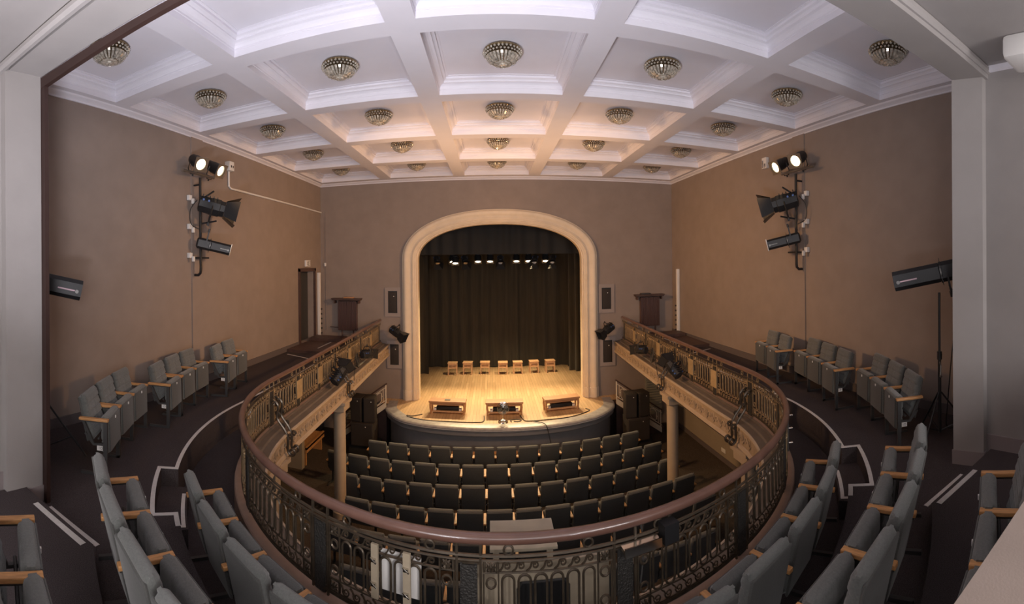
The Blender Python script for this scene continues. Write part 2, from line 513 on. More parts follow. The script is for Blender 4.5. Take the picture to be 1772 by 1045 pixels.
# back wall with the arch cut out
hole = parch(2.75, SPR, 1.27)
m = MB()
top = [(x, WY, z) for x, z in hole[1:-1]]
for yy in (WY, WY + 0.25):
    T = [(x, yy, z) for x, z in hole[2:-2]]; U = [(x, yy, 8.2) for x, z in hole[2:-2]]
    m.strip(T, U)
    xl, xr = hole[0][0], hole[-1][0]
    m.add([(-WX - 0.2, yy, ZF), (xl, yy, ZF), (xl, yy, 8.2), (-WX - 0.2, yy, 8.2)], [(0, 1, 2, 3)])
    m.add([(WX + 0.2, yy, ZF), (xr, yy, ZF), (xr, yy, 8.2), (WX + 0.2, yy, 8.2)], [(0, 1, 2, 3)])
m.strip([(x, WY, z) for x, z in hole], [(x, WY + 0.25, z) for x, z in hole])
m.box(-WX, -5.43, WY - 0.03, WY, Z2, 6.7)
structure('wall_back', m, M_WALL, 'taupe stage wall around the proscenium arch', smooth=0, fix=False)
# thin conduit line on the back wall at the left corner
# proscenium moulding
prof = [(0.0, 0.0), (0.0, 0.05), (0.05, 0.055), (0.07, 0.085), (0.13, 0.12), (0.20, 0.13), (0.27, 0.13), (0.35, 0.115), (0.43, 0.09), (0.52, 0.07), (0.56, 0.07),
        (0.565, 0.05), (0.62, 0.05), (0.625, 0.075), (0.70, 0.085), (0.72, 0.065), (0.80, 0.055), (0.82, 0.035), (0.90, 0.02), (0.92, -0.02), (1.0, -0.04), (1.0, -0.30)]
ho, hi_ = parch(2.945, SPR, 1.48, 64), parch(2.478, SPR - 0.02, 1.067, 64)
rows = []
for i in range(len(ho)):
    rows.append([(ho[i][0] + (hi_[i][0] - ho[i][0]) * t, WY - d, ho[i][1] + (hi_[i][1] - ho[i][1]) * t) for t, d in prof])
m = MB(); m.sweep(rows)
pro = m.build('proscenium_arch', M_CREAM, smooth=40, fix=False)
tag(pro, 'cream moulded proscenium arch framing the stage', 'proscenium arch', kind='structure')
for sg in (-1, 1):
    m = MB(); k = 0 if sg < 0 else -1
    xo_, xi_ = ho[k][0], hi_[k][0]
    def ring(z, f, a):
        return [(xo_ + (xi_ - xo_) * (0.5 + (t - 0.5) * 1.03), WY - d * f - a, z) for t, d in prof[1:-1]]
    m.sweep([ring(ZS, 1.0, 0.022), ring(ZS + 0.26, 1.0, 0.022), ring(ZS + 0.30, 1.0, 0.010), ring(ZS + 0.31, 1.0, 0.0)])
    m.build('plinth', M_CREAM, pro, smooth=40, fix=False)

# stage house behind
m = MB()
m.box(-5.4, 5.4, 18.4, 18.6, ZS, 8.4); m.box(-5.5, -5.4, WY + 0.25, 18.6, ZS, 8.4); m.box(5.4, 5.5, WY + 0.25, 18.6, ZS, 8.4)
m.box(-5.5, 5.5, WY + 0.25, 18.6, 8.2, 8.4)
structure('wall_stage', m, M_BLACK, 'black stage house walls', smooth=0)

# ------------------------------------------------------------------ ceiling
cxs = [-4.4, -2.2, 0.0, 2.2, 4.4]
cys = [1.5, 3.62, 5.75, 7.86, 9.95, 11.97]
HX, HYs = 0.935, [0.92, 0.92, 0.92, 0.92, 0.90, 0.86]
m = MB()
# beam undersides as a grid with holes
xb = [-WX]; yb = [0.3]
for c in cxs: xb += [c - HX, c + HX]
xb.append(WX)
for c, h in zip(cys, HYs): yb += [c - h, c + h]
yb.append(WY)
for i in range(len(xb) - 1):
    for j in range(len(yb) - 1):
        if i % 2 == 1 and j % 2 == 1: continue
        m.add([(xb[i], yb[j], ZC), (xb[i + 1], yb[j], ZC), (xb[i + 1], yb[j + 1], ZC), (xb[i], yb[j + 1], ZC)], [(0, 1, 2, 3)])
# coffers: side faces, stepped mouldings, panel
cp = [(0.0, 0.0), (0.0, 0.075), (0.006, 0.078), (0.006, 0.10), (0.02, 0.125), (0.045, 0.145), (0.075, 0.155), (0.075, 0.17), (0.09, 0.185), (0.115, 0.195), (0.115, 0.222), (0.145, 0.228), (0.145, 0.235)]
for cx_ in cxs:
    for cy_, hy in zip(cys, HYs):
        rows = []
        for o, z in cp:
            a, b = HX - o, hy - o
            rows.append([(cx_ - a, cy_ - b, ZC + z), (cx_ + a, cy_ - b, ZC + z), (cx_ + a, cy_ + b, ZC + z), (cx_ - a, cy_ + b, ZC + z)])
        m.sweep(rows, closed=True)
        n = len(m.v) - 4
        m.f.append((n, n + 1, n + 2, n + 3))
structure('ceiling', m, M_CEIL, 'white coffered ceiling with moulded square panels', smooth=0, fix=False)
m = MB(); m.box(-WX - .2, WX + .2, 0.3, WY + .2, 8.05, 8.2)
structure('ceiling_slab', m, M_CEIL, smooth=0)
# cornice
cprof = [(0.0, -0.075), (0.02, -0.075), (0.025, -0.055), (0.05, -0.04), (0.09, -0.02), (0.105, 0.0)]
m = MB(); rows = []
for d, z in cprof:
    rows.append([(-WX + d, 2.3, ZC + z), (-WX + d, WY - d, ZC + z), (WX - d, WY - d, ZC + z), (WX - d, 2.3, ZC + z)])
m.sweep(rows)
structure('trim_1', m, M_CEIL, 'white cornice around the top of the hall walls', smooth=0, fix=False)

# ------------------------------------------------------------------ opening behind: piers, beam, rear section
PL = dict(f=(-3.93, 2.31), b=(-3.95, 1.92)); PR = dict(f=(4.16, 2.52), b=(4.25, 2.18))
for sd, P, sg, zt in (('left', PL, -1, 7.08), ('right', PR, 1, 7.24)):
    m = MB()
    f, b = P['f'], P['b']
    xo = sg * 5.8
    m.prism([f, b, (xo, b[1]), (xo, f[1])], ZF, 8.2)
    structure('wall_pier_' + sd, m, M_PIER, 'light grey painted pier at the %s of the balcony opening' % sd, smooth=0)
    # rear side wall set slightly back
    m = MB(); xs = b[0] + sg * 0.09
    m.box(*sorted((xs, xs + sg * 0.3)), -3.6, b[1], ZF, 8.2)
    structure('wall_rear_' + sd, m, M_PIER, 'light grey rear balcony wall on the %s' % sd, smooth=0)
    m = MB()
    zb = Z2
    m.prism([(f[0] - sg * 0.012, f[1] + 0.012), (b[0] - sg * 0.012, b[1] - 0.012), (xs, b[1] - 0.012), (xs, f[1] + 0.012)], zb, zb + 0.16)
    m.box(*sorted((xs - sg * 0.015, xs)), -3.6, b[1], Z2, Z3 + 0.16)
    structure('baseboard_pier_' + sd, m, mat('taupe_skirting_' + sd, (0.24, 0.20, 0.20), 0.6), smooth=0)
    m = MB()
    m.box(*sorted((xs - sg * 0.05, xs)), -3.6, b[1] - 0.0, (7.11 if sg < 0 else 7.29), (7.19 if sg < 0 else 7.36))
    structure('trim_rear_' + sd, m, M_CEIL, smooth=0)
m = MB()
m.add([(-5.8, 1.92, 7.08), (5.8, 2.18, 7.24), (5.8, 2.55, 7.24), (-5.8, 2.28, 7.08), (-5.8, 1.92, 8.3), (5.8, 2.18, 8.3), (5.8, 2.55, 8.3), (-5.8, 2.28, 8.3)],
      [(0, 3, 2, 1), (4, 5, 6, 7), (0, 1, 5, 4), (1, 2, 6, 5), (2, 3, 7, 6), (3, 0, 4, 7)])
structure('ceiling_beam', m, M_PIER, 'light grey beam across the balcony opening', smooth=0)
m = MB(); m.tube([(-4.2, 1.90, 7.13), (4.5, 2.16, 7.32)], 0.045, 8)
structure('trim_2', m, M_PIER, 'rounded bead along the rear edge of the balcony opening beam')
m = MB()
m.add([(-4.6, -3.7, 7.16), (4.9, -3.7, 7.36), (4.9, 2.19, 7.36), (-4.6, 1.93, 7.16), (-4.6, -3.7, 7.6), (4.9, -3.7, 7.6), (4.9, 2.19, 7.6), (-4.6, 1.93, 7.6)],
      [(0, 3, 2, 1), (4, 5, 6, 7), (0, 1, 5, 4), (1, 2, 6, 5), (2, 3, 7, 6), (3, 0, 4, 7)])
structure('ceiling_rear', m, M_PIER, 'light grey ceiling over the rear balcony', smooth=0)
# dark brown strip on the hall side of the left pier and beam
m = MB()
m.box(-5.5, -3.865, 2.315, 2.36, Z2, 7.08)
m.add([(-3.95, 2.31, 7.09), (-0.6, 2.38, 7.12), (-0.6, 2.42, 7.12), (-3.95, 2.36, 7.09), (-3.95, 2.31, 6.99), (-0.6, 2.38, 7.11), (-0.6, 2.42, 7.11), (-3.95, 2.36, 6.99)],
      [(0, 3, 2, 1), (4, 5, 6, 7), (0, 1, 5, 4), (1, 2, 6, 5), (2, 3, 7, 6), (3, 0, 4, 7)])
structure('trim_3', m, M_BROWN, 'dark brown edge strip on the left pier and beam', smooth=0)
# rear wall, out of view, with windows added to house the fill lights
m = MB()
for a, b in ((-4.5, -3.6), (-1.6, -0.9), (1.1, 1.8), (3.8, 4.8)): m.box(a, b, -3.75, -3.6, Z3, 7.5)
m.box(-4.5, 4.8, -3.75, -3.6, Z3, 4.4); m.box(-4.5, 4.8, -3.75, -3.6, 6.8, 7.5)
structure('wall_rear', m, M_PIER, smooth=0)
for i, xx in enumerate((-2.6, 0.1, 2.8)):
    m = MB()
    for q in (-1, -0.02, 0.96): m.box(xx + q, xx + q + 0.05, -3.72, -3.64, 4.4, 6.8)
    for q in (4.4, 5.9, 6.75): m.box(xx - 1, xx + 1, -3.72, -3.64, q, q + 0.05)
    structure('window_%d' % (i + 1), m, M_WHITE, smooth=0)
# parapet wall beside the camera, lower right of the picture
m = MB()
m.prism([(0.9, 0.60), (4.2, 0.66), (4.2, 0.40), (0.9, 0.36)], Z3, 4.17)
m.prism([(0.88, 0.63), (4.2, 0.69), (4.2, 0.37), (0.88, 0.33)], 4.17, 4.215)
structure('parapet_wall', m, M_WALL, 'smooth grey parapet at the bottom right corner', smooth=0)
# white box on the rear ceiling, top right
m = MB(); m.bbox((3.93, 1.50, 7.23), (0.42, 0.42, 0.22), 0.05)
tag(m.build('ceiling_box', M_WHITE), 'rounded white box fixed to rear balcony ceiling at top right corner', 'box')

# ------------------------------------------------------------------ balcony front: ledge, fascia, columns
def loft(name, profile, matl, label, n=72, smooth=30):
    """profile of (offset outward, z) swept along the balcony front"""
    mb = MB()
    rows = [[(x, y, z) for x, y in bal_path(o, n)] for o, z in profile]
    mb.sweep(rows)
    return structure(name, mb, matl, label, smooth=smooth, fix=False)


ZB = 2.81
loft('balcony_curb', [(0.085, Z1 - 0.05), (0.085, ZB - 0.01), (0.075, ZB), (-0.02, ZB)], M_LEDGE, 'pinkish stone curb under the balustrade')
loft('balcony_ledge', [(0.0, ZB), (-0.04, ZB - 0.015), (-0.04, ZB - 0.03), (-0.12, ZB - 0.035), (-0.14, ZB - 0.055), (-0.25, ZB - 0.06)], M_LEDGE2, 'stone ledge outside the balustrade')
loft('balcony_fascia', [(-0.25, ZB - 0.055), (-0.275, ZB - 0.06), (-0.28, ZB - 0.085), (-0.25, ZB - 0.10), (-0.235, ZB - 0.12)], M_BALC, 'cream moulding along top of balcony fascia')
loft('balcony_fascia', [(-0.235, ZB - 0.12), (-0.235, ZB - 0.34)], M_FASCIA, 'tan relief plaster balcony fascia')
loft('balcony_fascia', [(-0.235, ZB - 0.34), (-0.26, ZB - 0.35), (-0.27, ZB - 0.39), (-0.24, ZB - 0.42), (0.1, ZB - 0.42), (2.2, ZB - 0.42)], M_BALC, 'cream lower moulding and underside of balcony', n=40)
FR = bal_path(-0.235, 120, 13.08)
FS = [0.0]
for k in range(1, len(FR)): FS.append(FS[-1] + sqrt((FR[k][0] - FR[k - 1][0]) ** 2 + (FR[k][1] - FR[k - 1][1]) ** 2))


def fascia_map(s0):
    def T(p):
        s = max(0.0, min(FS[-1], s0 + p.x)); k = 1
        while k < len(FS) - 1 and FS[k] < s: k += 1
        t = (s - FS[k - 1]) / max(1e-9, FS[k] - FS[k - 1])
        x = FR[k - 1][0] + t * (FR[k][0] - FR[k - 1][0]); y = FR[k - 1][1] + t * (FR[k][1] - FR[k - 1][1])
        dx, dy = FR[k][0] - FR[k - 1][0], FR[k][1] - FR[k - 1][1]; L = sqrt(dx * dx + dy * dy)
        return Vector((x - dy / L * p.y, y + dx / L * p.y, ZB - 0.23 + p.z))
    return T


m = MB(); s_ = 0.15; k = 0
while s_ < FS[-1] - 0.1:
    if not (7.9 < s_ < FS[-1] - 7.9):
        m.T = fascia_map(s_); q = 1 if k % 2 else -1
        sp_ = [(0.075 * (1 - i / 16) * cos(2.2 * pi * i / 16) * q, 0.004, 0.07 * (1 - i / 16) * sin(2.2 * pi * i / 16)) for i in range(15)]
        m.tube([(0.12 * q, 0.002, -0.085)] + sp_, [0.012] + [0.017 - 0.0007 * i for i in range(15)], 5)
        for a in (0.5, 1.2, 1.95, 2.6):
            m.tube([(-0.125, 0.0, -0.08), (-0.125 + 0.05 * cos(a), 0.008, -0.08 + 0.09 * sin(a)), (-0.125 + 0.07 * cos(a), 0.0, -0.08 + 0.16 * sin(a))], [0.008, 0.016, 0.005], 4)
        k += 1
    s_ += 0.25
m.T = None
structure('fascia_relief', m, M_FASCIA, 'scrolling plaster relief on the balcony fascia', fix=False)
for sg, sd in ((-1, 'left'), (1, 'right')):
    for yy, w in ((8.62, 'above the speaker side'), (5.55, 'under the curve')):
        m = MB(); x = BXC + sg * (3.34 + 0.22 * max(0, yy - 6.1) / 7)
        m.lathe([(0.16, ZF), (0.16, ZF + 0.12), (0.125, ZF + 0.16), (0.125, 2.15), (0.14, 2.17), (0.14, 2.22)], 20, Matrix.Translation((x, yy, 0)))
        m.box(x - 0.16, x + 0.16, yy - 0.19, yy + 0.19, 2.20, 2.37)
        m.box(x - 0.2, x + 0.2, yy - 0.22, yy + 0.22, 2.34, 2.40)
        structure('column', m, M_BALC, 'plain cream column under the %s balcony, %s' % (sd, 'nearer the stage' if yy > 7 else 'nearer the seats'))

# ------------------------------------------------------------------ balustrade
rail = bal_path(0.0, 120, 13.05)
S = [0.0]
for i in range(1, len(rail)): S.append(S[-1] + sqrt((rail[i][0] - rail[i - 1][0]) ** 2 + (rail[i][1] - rail[i - 1][1]) ** 2))


def at_s(s):
    s = max(0.0, min(S[-1], s))
    for i in range(1, len(S)):
        if s <= S[i]:
            t = (s - S[i - 1]) / max(1e-9, S[i] - S[i - 1])
            x = rail[i - 1][0] + t * (rail[i][0] - rail[i - 1][0]); y = rail[i - 1][1] + t * (rail[i][1] - rail[i - 1][1])
            dx, dy = rail[i][0] - rail[i - 1][0], rail[i][1] - rail[i - 1][1]; L = sqrt(dx * dx + dy * dy)
            return x, y, dx / L, dy / L
    return rail[-1][0], rail[-1][1], 0, 1


def s_at_angle(deg):
    best = None
    for i, (x, y) in enumerate(rail):
        a = math.degrees(atan2(x - BXC, BYC - y)); d = abs(a - deg)
        if y < 6.3 and (best is None or d < best[0]): best = (d, S[i])
    return best[1]


def s_at_y(y, sg):
    return (13.05 - y) if sg < 0 else S[-1] - (13.05 - y)


BALB = ZB + 0.01               # base of ironwork


def bend(s0):
    def T(p):                   # local (s, d, h): d>0 towards the gallery (outward)
        x, y, tx, ty = at_s(s0 + p.x)
        # outward normal (away from centre): path runs left-back -> front -> right-back
        nx, ny = ty, -tx
        nx, ny = (-ty, tx) if False else (ty, -tx)
        return Vector((x + nx * p.y, y + ny * p.y, BALB + p.z))
    return T


bal = empty('balustrade', (0, 0, 0), 0, 'ornate black wrought iron horseshoe balustrade with varnished brown handrail', 'balustrade')
HR = 0.665
m = MB()
m.tube([(x, y, BALB + HR) for x, y in bal_path(0.0, 90, 13.07)], 0.037, 12)
tag(m.build('handrail', M_RAILW, bal, smooth=60), 'varnished brown wooden handrail')
m = MB()
for h, r in ((0.555, 0.011), (0.525, 0.008)):
    m.tube([(x, y, BALB + h) for x, y in bal_path(0.0, 90, 13.07)], r, 5)
for h, r in ((0.03, 0.013), (0.05, 0.008)):
    m.tube([(x, y, BALB + h) for x, y in bal_path(0.0, 90, 13.07)], r, 5)
m.build('rail_bar', M_IRON, bal)


def spiral(cx_, cz, r0, r1, a0, turns, n=14):
    return [(cx_ + (r0 + (r1 - r0) * i / n) * cos(a0 + turns * 2 * pi * i / n), 0.0, cz + (r0 + (r1 - r0) * i / n) * sin(a0 + turns * 2 * pi * i / n)) for i in range(n + 1)]


def panel(mb, L):
    """one bay of ironwork of length L (local s from 0)"""
    col = 0.105
    for h in (0.45, 0.135): mb.tube([(0.0, 0, h), (L / 2, 0, h), (L, 0, h)], 0.008, 5)
    # running scroll friezes
    for hb, ht, dirn in ((0.458, 0.522, 1), (0.052, 0.128, -1)):
        hm = (hb + ht) / 2; hh = (ht - hb) / 2
        x = col; w = 0.088
        n = max(1, int((L - 2 * col) / w)); w = (L - 2 * col) / n
        for k in range(n):
            c = x + (k + 0.5) * w
            pts = [(c - w * 0.62, 0, hm - hh * dirn), (c - w * 0.40, 0, hm - hh * 0.55 * dirn), (c - w * 0.28, 0, hm + hh * 0.05 * dirn)] + \
                  [(p[0], 0, hm + (p[2] - hm) * dirn) for p in spiral(c, hm + hh * 0.1, hh * 0.82, hh * 0.2, pi, -1.4)]
            mb.tube(pts, [0.007] * 3 + [0.0075 - 0.0002 * q for q in range(15)], 4)
        for sx in (0.05, L - 0.05):             # square rosette blocks
            q = 0.036
            mb.tube([(sx - q, 0, hm - q), (sx + q, 0, hm - q), (sx + q, 0, hm + q), (sx - q, 0, hm + q)], 0.006, 4, closed=True)
            for k in range(4):
                a = pi / 4 + k * pi / 2
                mb.tube([(sx + 0.006 * cos(a), 0.004, hm + 0.006 * sin(a)), (sx + 0.02 * cos(a), 0.012, hm + 0.02 * sin(a)), (sx + 0.036 * cos(a), 0.004, hm + 0.036 * sin(a))], [0.008, 0.012, 0.004], 5)
                a += pi / 4
                mb.tube([(sx + 0.004 * cos(a), 0.01, hm + 0.004 * sin(a)), (sx + 0.03 * cos(a), 0.006, hm + 0.03 * sin(a))], [0.009, 0.005], 4)
    # tall ovals
    n = max(2, int(round((L - 2 * col) / 0.103))); w = (L - 2 * col) / n
    for k in range(n):
        c = col + (k + 0.5) * w; r = w * 0.36
        pts = []
        for i in range(9):
            a = pi - pi * i / 8; pts.append((c + r * cos(a), 0, 0.438 - r + r * sin(a)))
        for i in range(9):
            a = -pi * i / 8; pts.append((c + r * cos(a), 0, 0.147 + r + r * sin(a)))
        mb.tube(pts, 0.0085, 5, closed=True)
    # side columns with rings
    for sx in (0.05, L - 0.05):
        for q in (-0.046, 0.046): mb.tube([(sx + q, 0, 0.03), (sx + q, 0, 0.525)], 0.007, 4)
        for hz in (0.385, 0.20):
            mb.tube([(sx + 0.03 * cos(2 * pi * i / 12), 0, hz + 0.03 * sin(2 * pi * i / 12)) for i in range(12)], 0.008, 5, closed=True)
    # rings under the handrail
    for sx in ((0.16, L - 0.16) if L > 0.6 else (L / 2,)):
        mb.tube([(sx + 0.03 * cos(2 * pi * i / 12), 0, 0.592 + 0.03 * sin(2 * pi * i / 12)) for i in range(12)], 0.008, 5, closed=True)


posts = [s_at_y(y, -1) for y in (12.75, 11.75, 10.75, 9.72, 8.70, 7.78, 6.72)] + [s_at_y(5.85, -1)]
posts = [s_at_y(y, -1) for y in (12.85, 11.75, 10.75, 9.72, 8.72, 7.75, 6.75)] + \
        [s_at_angle(a) for a in (-84, -65.5, -47.5, -27.0, -8.1, 9.0, 28.0, 46.5, 65.0, 83)] + \
        [s_at_y(y, 1) for y in (6.85, 7.85, 8.75, 9.75, 10.75, 11.75, 12.85)]
for i, s in enumerate(posts):
    lit = i < 7 or i >= len(posts) - 7
    pm = MB(); pm.T = bend(s)
    w = 0.042
    pm.add([(-w, -0.012, 0.0), (w, -0.012, 0.0), (w, 0.012, 0.0), (-w, 0.012, 0.0), (-w, -0.012, 0.50), (w, -0.012, 0.50), (w, 0.012, 0.50), (-w, 0.012, 0.50)],
           [(0, 3, 2, 1), (4, 5, 6, 7), (0, 1, 5, 4), (1, 2, 6, 5), (2, 3, 7, 6), (3, 0, 4, 7)])
    for q in (-w - 0.004, w + 0.004): pm.tube([(q, 0, 0.0), (q, 0, 0.51)], 0.011, 4)
    po = pm.build('post', M_IRON2, bal, smooth=0)
    pm = MB(); pm.T = bend(s)
    for q in (-0.075, 0.075): pm.tube([(q, 0, -0.01), (q, 0, HR)], 0.011, 4)
    pm.tube([(-0.075, 0, 0.51), (0.075, 0, 0.51)], 0.009, 4)
    pm.build('flanking_bar', M_IRON if 9 <= i <= 14 else M_IRON_LIT, po)
    if i in (1, 3, 5, 6, 17, 18, 20, 22):
        pm = MB(); pm.T = bend(s)
        pm.add([(-0.11, -0.03, 0.14), (0.11, -0.03, 0.14), (0.11, -0.016, 0.14), (-0.11, -0.016, 0.14), (-0.11, -0.03, 0.44), (0.11, -0.03, 0.44), (0.11, -0.016, 0.44), (-0.11, -0.016, 0.44)],
               [(0, 3, 2, 1), (4, 5, 6, 7), (0, 1, 5, 4), (1, 2, 6, 5), (2, 3, 7, 6), (3, 0, 4, 7)])
        pm.build('cover_plate', M_PLATE, po, smooth=0)
for i in range(len(posts) - 1):
    a, b = posts[i] + 0.09, posts[i + 1] - 0.09
    pm = MB(); pm.T = bend(a); panel(pm, b - a)
    pm.build('panel', M_IRON if 9 <= i <= 13 else M_IRON_LIT, bal, smooth=50, fix=False)
a = posts[-1] + 0.09


# S-shaped scroll brackets on the stalls side
for s in (posts[4], posts[7], posts[16], posts[-5]):
    for q in (-0.075, 0.075):
        pm = MB(); pm.T = bend(s + q)
        pts = []
        pr = [(-0.02, 0.40), (-0.05, 0.41), (-0.08, 0.39), (-0.075, 0.36), (-0.05, 0.365), (-0.055, 0.385), (-0.09, 0.39), (-0.14, 0.33), (-0.13, 0.24), (-0.12, 0.16), (-0.16, 0.09), (-0.235, 0.0), (-0.285, -0.10),
              (-0.29, -0.20), (-0.285, -0.28), (-0.31, -0.34), (-0.36, -0.36), (-0.395, -0.33), (-0.385, -0.285), (-0.345, -0.275), (-0.325, -0.305), (-0.35, -0.325)]
        P = [Vector((0, d, h)) for d, h in pr]
        for k in range(len(P) - 1):             # Catmull-Rom
            p0, p1, p2, p3 = P[max(0, k - 1)], P[k], P[k + 1], P[min(len(P) - 1, k + 2)]
            for t in (0, 0.34, 0.67):
                pts.append(0.5 * (2 * p1 + (p2 - p0) * t + (2 * p0 - 5 * p1 + 4 * p2 - p3) * t * t + (3 * p1 - p0 - 3 * p2 + p3) * t ** 3))
        pm.tube(pts, 0.019, 6)
        for (d0, h0, r0, q0) in ((-0.155, 0.20, 0.045, 1), (-0.30, -0.10, 0.05, -1), (-0.235, 0.05, 0.035, 1)):
            pm.tube([(0, d0 + q0 * r0 * 0.4 + r0 * (1 - i / 15) * cos(4.4 * pi * i / 15) * q0, h0 + r0 * (1 - i / 15) * sin(4.4 * pi * i / 15)) for i in range(14)], 0.010, 5)
        for k in range(6):
            a = k * pi / 3
            pm.tube([(0, -0.07, 0.38), (0.03 * cos(a), -0.085, 0.38 + 0.03 * sin(a)), (0.055 * cos(a), -0.07, 0.38 + 0.055 * sin(a))], [0.008, 0.012, 0.003], 5)
        pm.build('scroll_bracket', M_IRON, bal, smooth=50)

# ------------------------------------------------------------------ chairs
CHAIR = {}


def seam_back(u, v):
    d = 0.0
    for q in (0.24, 0.42, 0.60, 0.78):
        d += 0.015 * math.exp(-((v - q) / 0.022) ** 2)
    d += 0.004 * math.exp(-((u - 0.5) / 0.02) ** 2) * (0.15 < v < 0.85)
    return d - 0.010 * abs(sin(pi * 5.55 * v)) ** 0.5 * (0.1 < v < 0.92)


def seam_seat(u, v):
    d = 0.0
    for q in (0.33, 0.62):
        d += 0.012 * math.exp(-((v - q) / 0.03) ** 2)
    d += 0.006 * math.exp(-((u - 0.5) / 0.025) ** 2)
    return d


def make_chair(name, pitch=0.50, low=False):
    t = empty(name, (0, 0, 0))
    w = pitch - 0.065
    R = Matrix.Rotation
    nx, nz = (4, 14) if low else (14, 46)
    # backrest: leans back, cushion face towards +y
    b = MB(); Mx = Matrix.Translation((0, -0.015, 0.36)) @ R(radians(13), 4, 'X')
    b.pad(w, 0.515, 0.085, 0.032, nx, nz, seam_back, Mx)
    back = b.build('backrest', M_FAB, t, smooth=60)
    s = MB(); s.pad(w + 0.008, 0.497, 0.022, 0.011, 2, 2, None, Matrix.Translation((0, -0.054, 0.35)) @ R(radians(13), 4, 'X'))
    s.build('shell', M_SHELL, back, smooth=60)
    # folded seat: stands nearly upright, underside to the front
    s = MB(); Ms = Matrix.Translation((0, 0.155, 0.235)) @ R(radians(180), 4, 'Z') @ R(radians(-1.5), 4, 'X')
    s.pad(w - 0.005, 0.405, 0.105, 0.03, nx, 10 if low else 24, seam_seat, Ms)
    seat = s.build('seat', M_FAB, t, smooth=60)
    s = MB(); s.pad(w - 0.02, 0.365, 0.014, 0.006, 2, 2, None, Matrix.Translation((0, 0.210, 0.255)) @ R(radians(1.5), 4, 'X'))
    s.build('underside_panel', M_SHELL, seat, smooth=60)
    s = MB(); s.bbox((0, 0.213, 0.585), (0.022, 0.01, 0.03), 0.003)
    s.build('tag', M_WHITE, seat)
    s = MB(); s.tube([(-w / 2 - 0.02, 0.08, 0.40), (w / 2 + 0.02, 0.08, 0.40)], 0.012, 6)
    s.build('hinge_bar', M_STEEL, t)
    return t


def frame_parts(t, x, plate=None, nm='side_frame'):
    """steel side frame with wooden arm at local x"""
    f = MB()
    f.box(x - 0.017, x + 0.017, 0.145, 0.19, 0, 0.60)
    f.box(x - 0.017, x + 0.017, -0.12, 0.19, 0, 0.03)
    f.tube([(x, 0.17, 0.35), (x, 0.03, 0.34), (x, -0.10, 0.60)], 0.02, 4)
    f.box(x - 0.014, x + 0.014, -0.13, 0.16, 0.585, 0.602)
    f.tube([(x, 0.03, 0.34), (x, -0.07, 0.46)], 0.018, 4)
    fr = f.build(nm, M_STEEL, t, smooth=0)
    a = MB(); a.bbox((x, 0.03, 0.615), (0.052, 0.345, 0.03), 0.007)
    a.build('armrest', M_OAK, t, smooth=0)
    return fr


# end-frame variants are built once per prototype
def proto(pitch, low=False, nm='theatre_chair'):
    t = make_chair(nm, pitch, low); frame_parts(t, pitch / 2); return t


def proto_end(pitch, low=False, nm='theatre_chair'):
    t = make_chair(nm, pitch, low); frame_parts(t, pitch / 2); frame_parts(t, -pitch / 2, nm='end_frame'); return t


P50, P50E = proto(0.50), proto_end(0.50)
P52, P52E = proto(0.518, True), proto_end(0.518, True)
USED = set()


def put(pr, loc, rz, label, group):
    if pr.name not in USED:
        USED.add(pr.name); pr.location = loc; pr.rotation_euler = (0, 0, rz)
        return tag(pr, label, 'theatre chair', group)
    return tag(dup(pr, loc, rz, label, group), label, 'theatre chair', group)


# stalls rows
ROWS = [(-2.98, 13, 10.35 + 0.17), (-3.73, 15, 9.45 + 0.17), (-3.17, 14, 8.57 + 0.17), (-2.67, 13, 7.71 + 0.17), (-2.67, 13, 6.83 + 0.17), (-2.15, 11, 5.95 + 0.17)]
RN = ['front stalls row nearest the stage', 'second stalls row from the stage', 'third stalls row from the stage', 'fourth stalls row from the stage',
      'fifth row, behind the railing', 'sixth row, behind the railing']
for k, (x0, n, y0) in enumerate(ROWS):
    for i in range(n):
        x = x0 + 0.518 * i; y = y0 + (x + 0.8) ** 2 / 56
        rz = -atan2((x + 0.8), 28.0)
        put(P52E if i == 0 else P52, (x, y, ZF), -rz, 'dark grey stalls chair, %s, %s' % ('leftmost' if i == 0 else 'rightmost' if i == n - 1 else ORD[i] + ' from the left', RN[k]), 'stalls chairs')

# tier rows round the horseshoe: angles of the arms
def arc_row(angs, r, z, lab, grp, rev=False):
    for i in range(len(angs) - 1):
        a = radians((angs[i] + angs[i + 1]) / 2)
        x, y = 0.1 + r * sin(a), 6.2 - r * cos(a)
        end = (i == 0)
        # local +y faces the centre, +x to the sitter's right
        put(P50E if end else P50, (x, y, z), a, lab(i, len(angs) - 1), grp)


def nm_(i, n, side, row):
    # counted from the aisle end nearest the side wall
    return 'grey folded chair with oak arms, %s from the %s wall end in %s' % (ORD[i], side, row)


